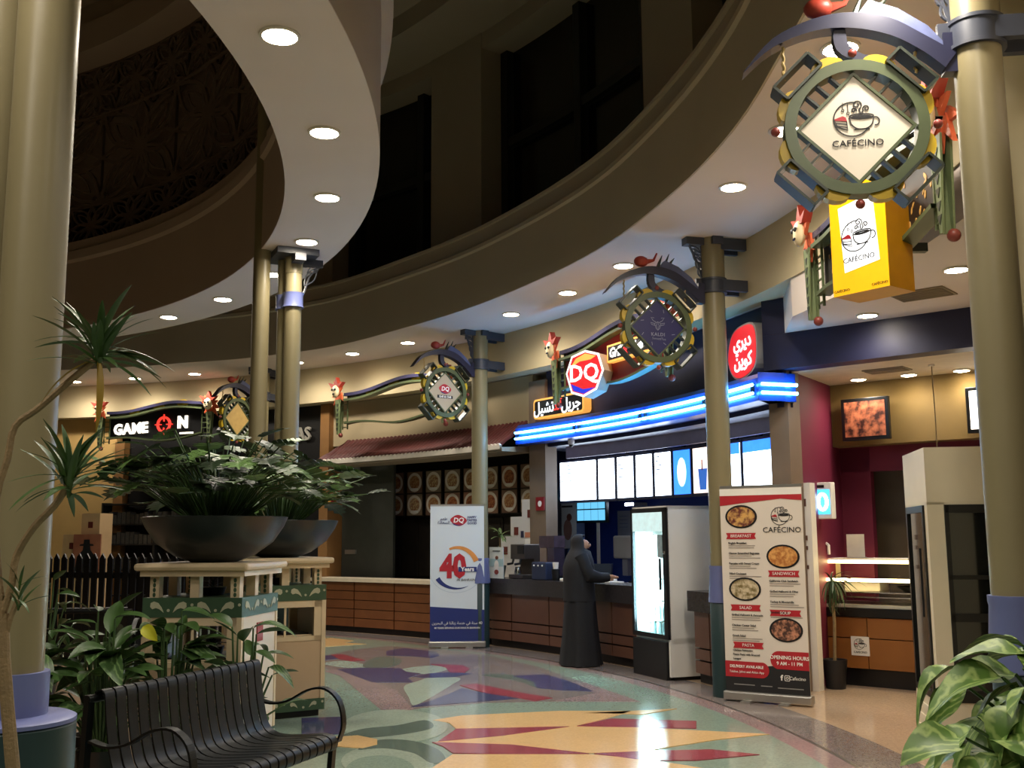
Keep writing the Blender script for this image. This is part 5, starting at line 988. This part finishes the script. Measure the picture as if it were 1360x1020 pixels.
# ============================================================ planter kiosks with bowls
M_kgreen = mat('kiosk_green', '#3d5840', .5, var=.06); M_paisley = mat('paisley_cream', '#b8b89c', .5, var=.03); M_ktan = mat('kiosk_tan', '#c3a888', .55, var=.03)
M_kred = mat('kiosk_red', '#a83a30', .5); M_bowl = mat('bowl_charcoal', '#22282c', .32, var=.12); M_soil = mat('soil', '#2a1f18', .9, var=.3, scale=30, bump=.6)
def paisley(mb, x, z, s, flip, y): mb.prism([(x+flip*p*s, z+q*s) for p, q in ((-.5, -.32), (-.2, -.1), (.05, -.02), (.3, -.1), (.45, .05), (.42, .3), (.2, .4), (-.1, .3), (-.35, .0))], y-.004, y)
def kiosk(loc, rz, label):
    t = thing('planter_kiosk', label, 'planter', loc, rz); h = .38
    MB().box(-h+.04, h-.04, -h+.04, h-.04, 0, .06).build('plinth', M_black, t)
    MB().box(-h, h, -h, h, .06, .16).build('lower_band', M_kgreen, t)
    for x in (-h+.02, h-.02):
        for y in (-h+.02, h-.02): MB().box(x-.02, x+.02, y-.02, y+.02, .16, 1.04).build('corner_post', M_cream, t)
    for k in range(4):
        M = Matrix.Rotation(k*pi/2, 4, 'Z')
        if k in (0, 2):
            mb = MB(); mb.box(-h+.04, h-.04, -h+.01, -h+.03, .16, .68, M); mb.build('panel', M_ktan, t)
            mb = MB(); mb.box(-h+.04, -h+.11, -h+.005, -h+.04, .68, 1.04, M); mb.box(h-.11, h-.04, -h+.005, -h+.04, .68, 1.04, M); mb.box(-h+.04, h-.04, -h+.005, -h+.04, .68, .72, M); mb.box(-h+.04, h-.04, -h+.005, -h+.04, .98, 1.04, M); mb.build('window_frame', M_cream, t)
            mb = MB(); mb.box(-h+.11, h-.11, -h+.06, -h+.09, .70, .73, M); mb.box(-.01, .01, -h+.02, -h+.03, .72, .98, M); mb.build('glazing_bar', M_cream, t)
        else:
            mb = MB(); mb.box(-h+.04, h-.04, -h+.006, -h+.03, .16, 1.04, M); mb.build('side_panel', mat('kiosk_white', '#e2d6c4', .5, var=.03), t)
            mb = MB(); mb.box(-.06, .06, -h-.002, -h+.006, .84, .98, M); mb.build('red_tile', M_kred, t)
        for zz, s in ((1.11, .11), (.11, .075)):
            mb = MB()
            for i, x in enumerate((-.27, -.09, .09, .27)): paisley(mb, x, zz, s, 1 if i % 2 else -1, -h-.0); mb.prism(ell(x+.09, zz+.02*(1 if i % 2 else -1), .011, .011, 10), -h-.004, -h)
            mb.v = [tuple(M @ Vector(p)) for p in mb.v]; mb.build('paisley_frieze', M_paisley, t)
    MB().box(-h, h, -h, h, 1.04, 1.18).build('upper_band', M_kgreen, t); MB().box(-h+.1, h-.1, -h+.1, h-.1, .66, .68).build('inner_shelf', M_black, t)
    MB().box(-h+.12, h-.12, -h+.12, h-.12, .68, .74).build('inner_trough', M_black, t)
    for x in (-h+.07, 0, h-.07):
        for y in (-h+.07, 0, h-.07):
            if x == 0 and y == 0: continue
            ps = MB().box(x-.035, x+.035, y-.035, y+.035, 1.18, 1.335).build('post', M_cream, t)
            if x and y:
                mb = MB(); [mb.prism(ell(x, 1.2+k*.035, .012, .017, 8), y-.038, y+.038) for k in range(4)]; mb.build('bead', M_kgreen, ps)
    MB().box(-h-.02, h+.02, -h-.02, h+.02, 1.335, 1.375).build('under_cap', M_cream, t); MB().box(-h-.06, h+.06, -h-.06, h+.06, 1.375, 1.43).build('cap', M_cream, t, bevel=.024)
    return t
def lobed_leaf(name, s=1.):                       # deeply lobed philodendron leaf along +x, base at origin
    P = [(.0, .0)]; up = []
    for i, (x, w) in enumerate(((.05, .15), (.14, .2), (.23, .19), (.32, .13))):
        up += [(x-.04, .028), (x-.045, w*.7), (x+.0, w*.95), (x+.035, w), (x+.04, w*.6), (x+.035, .03)]
    up.append((.45, 0)); P = [(x, y) for x, y in up]; v = [(0, 0, 0)]; 
    z = lambda x, y: -.55*x*x-.9*y*y+.25*abs(y)
    for x, y in P: v.append((x, y, z(x, y)))
    for x, y in P: v.append((x, -y, z(x, y)))
    m = len(P); spine = [(x, 0, z(x, 0)) for x, _ in P]; base = len(v); v += spine; f = []
    for i in range(m-1):
        f += [(1+i, 2+i, base+i+1, base+i), (1+m+i, base+i, base+i+1, 2+m+i)]
    me = bpy.data.meshes.new(name); me.from_pydata([(a*s, b*s, c*s) for a, b, c in v], [], f); return me
LOB = []
for i, m in enumerate((M_leaf, mat('leaf_philo', '#648748', .4, var=.35, scale=9), M_leafd)): q = lobed_leaf('leaf_lobed'); q.materials.append(m); LOB.append(q)
def bowl_plant(loc, lab_b, lab_p, seed, nl, spread, hgt):
    t = thing('planter_bowl', lab_b, 'bowl', loc)
    MB().lathe([(.16, 0), (.17, .0), (.30, .05), (.44, .15), (.52, .27), (.55, .34), (.535, .345), (.51, .30), (.3, .28), (.01, .275)], 40).build('bowl', M_bowl, t, smooth=True, sharp=50); MB().lathe([(.515, .30), (.3, .315), (.01, .32)], 30, cap=False).build('soil', M_soil, t, smooth=True)
    p = thing('philodendron', lab_p, 'plant', (loc[0], loc[1], loc[2]+.315)); rr = random.Random(seed)
    for i in range(nl):
        az = i*2.399+rr.uniform(-.3, .3); u = math.sqrt((i+.5)/nl); el = 1.5-1.0*u+rr.uniform(-.15, .15); ln = rr.uniform(.55, 1.)*(hgt+(spread-hgt)*u); s = rr.uniform(.34, .62)
        b = Vector((cos(az)*.2*u, sin(az)*.2*u, 0)); tip = b+Vector((cos(az)*cos(el), sin(az)*cos(el), sin(el)))*ln-Vector((0, 0, .12*u*ln))
        mid = (b+tip)/2+Vector((0, 0, .06+.05*u)); st = MB().tube([b, mid, tip], [.009, .007, .005], 5).build('stalk', M_leaf, p, smooth=True)
        leafobj(LOB[rr.randrange(3)], p, tip-Vector((cos(az), sin(az), 0))*.0, az+rr.uniform(-.5, .5), rr.uniform(-.35, .45), rr.uniform(-.35, .35), s)
    return t
K1 = Vector((-2.30, 8.22, 0)); K2 = Vector((-2.26, 10.12, 0))
kiosk(K1, rad(-7), 'near white planter kiosk with red tile on its side, next to the bench'); kiosk(K2, rad(30), 'rear white planter kiosk with tan panel and window of plants')
bowl_plant((K1.x, K1.y, 1.43), 'wide charcoal bowl standing on the near planter kiosk', 'bushy philodendron filling the bowl on the near kiosk', 21, 175, .92, .66)
bowl_plant((K2.x+.04, K2.y, 1.43), 'wide charcoal bowl standing on the rear planter kiosk', 'bushy philodendron filling the bowl on the rear kiosk', 22, 110, .85, .52)
rr = random.Random(31)
for K, rz, lb in ((K1, -7, 'small dark fern inside the near planter kiosk'), (K2, 30, 'small dark fern inside the rear planter kiosk')):
    for lvl, z in enumerate((.742, 1.182)):
        p = thing('kiosk_fern', lb+(' window' if lvl == 0 else ' top opening'), 'plant', (K.x, K.y, z), rad(rz)); MB().lathe([(.08, 0), (.1, .06), (.09, .06)], 12).build('pot', M_black, p, smooth=True); me = leafmesh('leaf_fern', M_leafd, .2, .02, .6); rosette(p, Vector((0, 0, .05)), me, 16, .5 if lvl else .8, (.55, 1.2), rr)

# ============================================================ benches
M_bench = mat('bench_black', '#070a0a', .4, var=.1); M_bench.node_tree.nodes['Principled BSDF'].inputs['Specular IOR Level'].default_value = .3
def bench(loc, rz, label, n=17, L=1.36):
    t = thing('slatted_bench', label, 'bench', loc, rz)      # local: x along the back rail, -y forward of it, origin at the rail's foot
    prof = catmull([(.03, .845), (.0, .86), (-.03, .84), (-.045, .72), (-.075, .56), (-.12, .46), (-.22, .425), (-.40, .435), (-.52, .445), (-.575, .42), (-.575, .37), (-.54, .35)], 3, False)
    sm = MB(); w = .068
    nn = len(prof); vv = []
    for i, (y, z) in enumerate(prof):
        a = prof[max(i-1, 0)]; b = prof[min(i+1, nn-1)]; ty, tz = b[0]-a[0], b[1]-a[1]; l = math.hypot(ty, tz); ny, nz = -tz/l*.004, ty/l*.004
        vv += [(-w/2, y+ny, z+nz), (w/2, y+ny, z+nz), (w/2, y-ny, z-nz), (-w/2, y-ny, z-nz)]
    sm.add(vv, [(i*4+j, i*4+(j+1) % 4, i*4+4+(j+1) % 4, i*4+4+j) for i in range(nn-1) for j in range(4)]+[(0, 1, 2, 3), (nn*4-1, nn*4-2, nn*4-3, nn*4-4)])
    first = sm.build('slat', M_bench, t, smooth=True, sharp=50)
    for i in range(n):
        x = -L/2+.04+(L-.08)*i/(n-1)
        if i == 0: first.location = (x, 0, 0)
        else: link('slat', first.data, t, (x, 0, 0))
    MB().tube([(-L/2-.05, .03, .82), (L/2+.05, .03, .82)], .022, 12).build('back_rail', M_bench, t, smooth=True); MB().tube([(-L/2-.03, -.53, .385), (L/2+.03, -.53, .385)], .022, 12).build('front_rail', M_bench, t, smooth=True); MB().tube([(-L/2, -.1, .43), (L/2, -.1, .43)], .02, 10).build('seat_rail', M_bench, t, smooth=True)
    for s_ in (-1, 1):
        x = s_*(L/2+.03)
        arm = catmull([(.0, .62), (-.1, .60), (-.22, .62), (-.36, .69), (-.48, .70), (-.57, .63), (-.60, .50), (-.57, .40)], 4, False); mb = MB()
        for (a, b) in zip(arm, arm[1:]): mb.box(x-.024, x+.024, -.007, math.hypot(b[0]-a[0], b[1]-a[1])+.003, -.006, .006, Matrix.Translation((0, a[0], a[1])) @ Matrix.Rotation(math.atan2(b[1]-a[1], b[0]-a[0]), 4, 'X'))
        mb.build('armrest', M_bench, t)
        mb = MB(); mb.bar((x, .06, 0), (x, .03, .84), .045, .03); mb.bar((x, -.5, 0), (x, -.53, .40), .045, .03); mb.bar((x, .03, .40), (x, -.53, .385), .04, .03); mb.build('leg_frame', M_bench, t)
        MB().box(x-.03, x+.03, .02, .1, 0, .012).build('foot', M_bench, t)
    return t
A = Vector((-2.07, 5.42, 0)); Bp = Vector((-1.60, 6.73, 0)); mid = (A+Bp)/2; ang = math.atan2(Bp.y-A.y, Bp.x-A.x)
bench(mid, ang, 'black slatted metal bench with looped arms beside the planter', 17, (Bp-A).length)
bench(Vector((-5.0, 11.9, 0)), rad(190), 'black slatted bench behind the leafy planter near the fence', 17, 1.4)

# ============================================================ leafy planting
def broad_leaf(name, L=.3, w=.07, droop=.6, n=8, wav=.0, cup=.35):
    v = []; f = []
    for i in range(n+1):
        t = i/n; x = L*t*(1-.22*droop*t); z = -droop*L*t*t*.7; ww = max(.001, w*sin(pi*(t**.8))**.75)
        for k, u in enumerate((-1, -.5, 0, .5, 1)): v.append((x, u*ww, z+abs(u)*ww*cup+wav*sin(t*9+u*2)*abs(u)))
    for i in range(n):
        for k in range(4): f.append((i*5+k, i*5+k+1, (i+1)*5+k+1, (i+1)*5+k))
    me = bpy.data.meshes.new(name); me.from_pydata(v, [], f)
    for p in me.polygons: p.use_smooth = True
    return me
def vein(m, c_light, sc=5.):                    # pale marbling along the leaf, object space
    nt = m.node_tree; N = nt.nodes; L = nt.links; b = N['Principled BSDF']; tc = N.new('ShaderNodeTexCoord'); wv = N.new('ShaderNodeTexWave'); wv.wave_type = 'BANDS'; wv.bands_direction = 'DIAGONAL'
    wv.inputs['Scale'].default_value = sc; wv.inputs['Distortion'].default_value = 6; wv.inputs['Detail'].default_value = 3; L.new(tc.outputs['Object'], wv.inputs['Vector'])
    mx = N.new('ShaderNodeMix'); mx.data_type = 'RGBA'; mx.inputs[7].default_value = (*lin(c_light), 1); mr = N.new('ShaderNodeMapRange'); mr.inputs[1].default_value = .55; mr.inputs[4].default_value = .55; L.new(wv.outputs['Fac'], mr.inputs[0]); L.new(mr.outputs[0], mx.inputs[0])
    src = b.inputs['Base Color'].links[0].from_socket; L.new(src, mx.inputs[6]); L.new(mx.outputs[2], b.inputs['Base Color']); return m
M_agl = mat('leaf_aglaonema', '#41602f', .4, var=.35, scale=8); M_agl2 = vein(mat('leaf_variegated', '#3c5a2e', .4, var=.25, scale=8), '#7d9a62', 14); M_ylw = mat('leaf_yellow', '#b8b820', .5, var=.15)
BL = [broad_leaf('leaf_broad', .32, .062, .5), broad_leaf('leaf_broad', .36, .07, .9), broad_leaf('leaf_broad', .3, .055, .2)]
for q, m in zip(BL, (M_agl, M_agl2, M_agl)): q.materials.append(m)
from mathutils.bvhtree import BVHTree
PLACED = []
def clump(loc, seed, n, s, label, yellow=False, top=.62, fan=1.):
    t = thing('leafy_plant', label, 'plant', loc, 0, None); rr = random.Random(seed)
    MB().lathe([(.13, 0), (.16, .3), (.15, .3), (.13, .27), (.01, .27)], 18).build('pot', M_black, t, smooth=True)
    mine = []
    for i in range(n):
        best = None
        for k in range(14):          # try a few positions so that leaves do not pass through the neighbouring plants
            az = i*2.399+rr.uniform(-.3, .3)*(1+k*.5); u = (i+.5)/n; h = .27+top*(1-.75*u)*rr.uniform(.75, 1.1); r = fan*(.05+.2*u)*(1-.04*k)
            b = Vector((cos(az)*.05, sin(az)*.05, .26)); q = Vector((cos(az)*r, sin(az)*r, h)); me = BL[rr.randrange(3)]; sc = s*.8*rr.uniform(.8, 1.2)*(1-.035*k)
            M = Matrix.Rotation(az+rr.uniform(-.6, .6), 4, 'Z') @ Matrix.Rotation(-rr.uniform(-.1, .9)*(1-.5*u), 4, 'Y') @ Matrix.Rotation(rr.uniform(-.5, .5), 4, 'X')
            pts = [loc+q+(M @ v.co)*sc for v in me.vertices]; st = MB().tube([b, (b+q)/2+Vector((0, 0, .06)), q], [.011, .009, .006], 5)
            nv = len(pts); tr_ = BVHTree.FromPolygons(pts+[loc+Vector(v) for v in st.v], [tuple(f.vertices) for f in me.polygons]+[tuple(j+nv for j in f) for f in st.f])
            hit = sum(len(tr_.overlap(o)) for c, o in PLACED if (c-loc-q).length < .75)
            if best is None or hit < best[0]: best = (hit, q, me, M, sc, st, tr_)
            if not hit: break
        _, q, me, M, sc, st, tr_ = best; mine.append((loc+q, tr_)); st.build('stalk', M_leaf, t, smooth=True)
        o = link('leaf', me, t, q); o.rotation_euler = M.to_euler(); o.scale = (sc, sc, sc)
    PLACED.extend(mine)
    if yellow:
        yl = broad_leaf('leaf_yellow', .16, .05, .8); yl.materials.append(M_ylw); leafobj(yl, t, aty(190, 832, 6.6)-Vector(loc), -.6, -.5, .9, .8)
    return t
CL = [((-2.62, 6.95), 1, 50, 1.15, 'broad leaved plant with one yellow leaf behind the bench', True), ((-2.28, 7.22), 2, 48, 1.1, 'broad leaved green plant against the near kiosk front', False), ((-1.80, 7.24), 3, 24, .9, 'low broad leaved plant at the near kiosk corner', False), ((-3.05, 6.75), 4, 46, 1.05, 'broad leaved plant beside the dark green drum', False), ((-2.85, 7.45), 5, 44, 1.0, 'upright broad leaved plant at the rear of the bench planting', False), ((-3.5, 7.3), 6, 18, 1.05, 'broad leaved plant in the shade behind the drum', False)]
for (x, y), sd, n, s, lb, yw in CL: clump(Vector((x, y, 0)), sd, n, s, lb, yw, .8)
for (x, y), sd, lb in (((-4.75, 10.9), 14, 'dark bushy plant in front of the rear bench'), ((-5.35, 11.0), 15, 'dark bushy plant beside the picket fence')): clump(Vector((x, y, 0)), sd, 26, .95, lb, False, .95, 1.6)
# big variegated plant in front of the cold cabinets
M_pot = vein(mat('leaf_pothos', '#5f8238', .42, var=.3, scale=6), '#b4c878', 9)
PB = [broad_leaf('leaf_big', .46, .13, .9, 10, .012, .45), broad_leaf('leaf_big', .42, .12, .5, 10, .012, .3), broad_leaf('leaf_big', .36, .11, 1.3, 10, .01, .5)]
for q in PB: q.materials.append(M_pot)
t = thing('variegated_plant', 'large variegated leafy plant in front of the cold cabinets', 'plant', (2.05, 3.85, 0)); rr = random.Random(77)
MB().lathe([(.2, 0), (.26, .45), (.24, .45), (.2, .4), (.01, .4)], 28).build('pot', M_drum, t, smooth=True)
for i, (px, py, az, el, ro, s, k) in enumerate(((1290, 900, 175, 5, -20, 1.0, 0), (1300, 922, 200, -25, 10, 1.0, 1), (1305, 935, 225, -35, 5, 1.05, 2), (1325, 872, 160, 15, -10, 1.0, 1), (1340, 880, 120, 25, 0, .9, 0), (1350, 905, 200, -5, 30, .9, 1), (1345, 960, 235, -40, 0, 1.0, 2), (1365, 945, 250, -30, 10, 1., 0), (1335, 985, 220, -30, -20, .95, 1), (1375, 900, 100, 30, 0, 1., 1), (1385, 940, 60, 10, 0, 1., 0), (1400, 980, 300, -10, 0, 1., 2), (1320, 950, 260, -45, 0, .9, 2), (1360, 1000, 240, -20, 0, 1., 0), (1400, 890, 20, 20, 0, 1., 1), (1262, 948, 205, -35, 12, .9, 1), (1280, 985, 230, -30, 0, .9, 0), (1300, 1005, 215, -15, -15, .9, 1), (1312, 912, 185, -10, 25, .8, 1), (1330, 930, 170, 5, 0, .85, 0), (1345, 1020, 200, 10, 0, .9, 1), (1290, 960, 250, -50, 0, .8, 2), (1318, 860, 140, 25, 10, .8, 0))):
    q = aty(px+42, py, 3.85+.22*sin(i*2.1))-t.location; b = Vector((.03*cos(i), .03*sin(i), .42)); MB().tube([b, (b*.45+q*.55)+Vector((.05, 0, .1)), q], [.012, .01, .007], 6).build('stalk', M_leaf, t, smooth=True)
    leafobj(PB[k], t, q, rad(az), rad(el), rad(ro), s*.66)
for i in range(26):
    px, py = rr.uniform(1268, 1400), rr.uniform(872, 1030); q = aty(px, py, 3.85+rr.uniform(-.25, .3))-t.location; b = Vector((.04*cos(i), .04*sin(i), .42)); MB().tube([b, (b*.4+q*.6)+Vector((.04, 0, .08)), q], [.01, .008, .006], 5).build('stalk', M_leaf, t, smooth=True)
    leafobj(PB[i % 3], t, q, rad(rr.uniform(150, 300) if px < 1340 else rr.uniform(0, 360)), rad(rr.uniform(-45, 15)), rad(rr.uniform(-30, 30)), rr.uniform(.45, .65))
# dracaena by the left columns
t = thing('tall_dracaena', 'tall bare stemmed dracaena with leaf rosettes beside the column drum', 'plant', aty(18, 1019, 3.35)*1.0); t.location.z = 0; o0 = t.location.copy(); rr = random.Random(41)
MB().lathe([(.14, 0), (.18, .32), (.17, .32), (.15, .28), (.01, .28)], 20).build('pot', M_drum, t, smooth=True)
tr = lambda P, Y=3.35: [aty(x, y, Y)-o0 for x, y in P]
base = [Vector((.01, .0, .28))]
MB().tube(base+tr([(17, 1019), (10, 940), (5, 870), (4, 815)]), [.022, .021, .020, .019, .018], 10).build('trunk', M_stem, t, smooth=True)
MB().tube(catmull([tuple(p) for p in tr([(4, 815), (16, 775), (22, 738), (45, 700), (72, 672), (90, 645)])], 3, False), .012, 8).build('branch', M_stem, t, smooth=True)
MB().tube(catmull([tuple(p) for p in tr([(4, 815), (-4, 740), (-4, 660), (10, 610), (20, 566), (50, 543), (88, 510), (130, 475)])], 3, False), .0115, 8).build('branch', M_stem, t, smooth=True)
MB().tube(tr([(6, 850), (14, 820), (24, 796)]), .009, 6).build('branch', M_stem, t, smooth=True)
ml = leafmesh('leaf_dracaena', mat('leaf_drac', '#3c5a26', .4, var=.3, scale=10), .24, .013, .35); my = leafmesh('leaf_dracaena_old', mat('leaf_old', '#a98a30', .5), .24, .011, .5)
for (px, py, n, s) in ((131, 472, 46, 1.0), (92, 645, 36, .95), (25, 794, 14, .5)):
    c = aty(px, py, 3.35)-o0; rosette(t, c, ml, n, s, (-.35, 1.45), rr)
for az, el in ((3.4, -.35), (-.9, -1.1)): leafobj(my, t, aty(131, 476, 3.35)-o0, az, el, 0, 1.05)
# picket fence
p0 = aty(60, 760, 14.6); p1 = aty(335, 760, 13.6); p0.z = p1.z = 0; d = p1-p0; t = thing('picket_fence', 'black picket fence behind the planting', 'fence', p0, math.atan2(d.y, d.x)); Lf = d.length; np_ = int(Lf/.125)
pk = MB().prism([(-.042, 0), (.042, 0), (.042, 1.36), (0, 1.43), (-.042, 1.36)], -.012, .012).build('picket', M_black, t); pk.location = (.06, 0, 0)
for i in range(1, np_): link('picket', pk.data, t, (.06+i*.125, 0, 0))
for z in (.3, 1.1): MB().box(0, Lf, .012, .05, z, z+.08).build('rail', M_black, t)
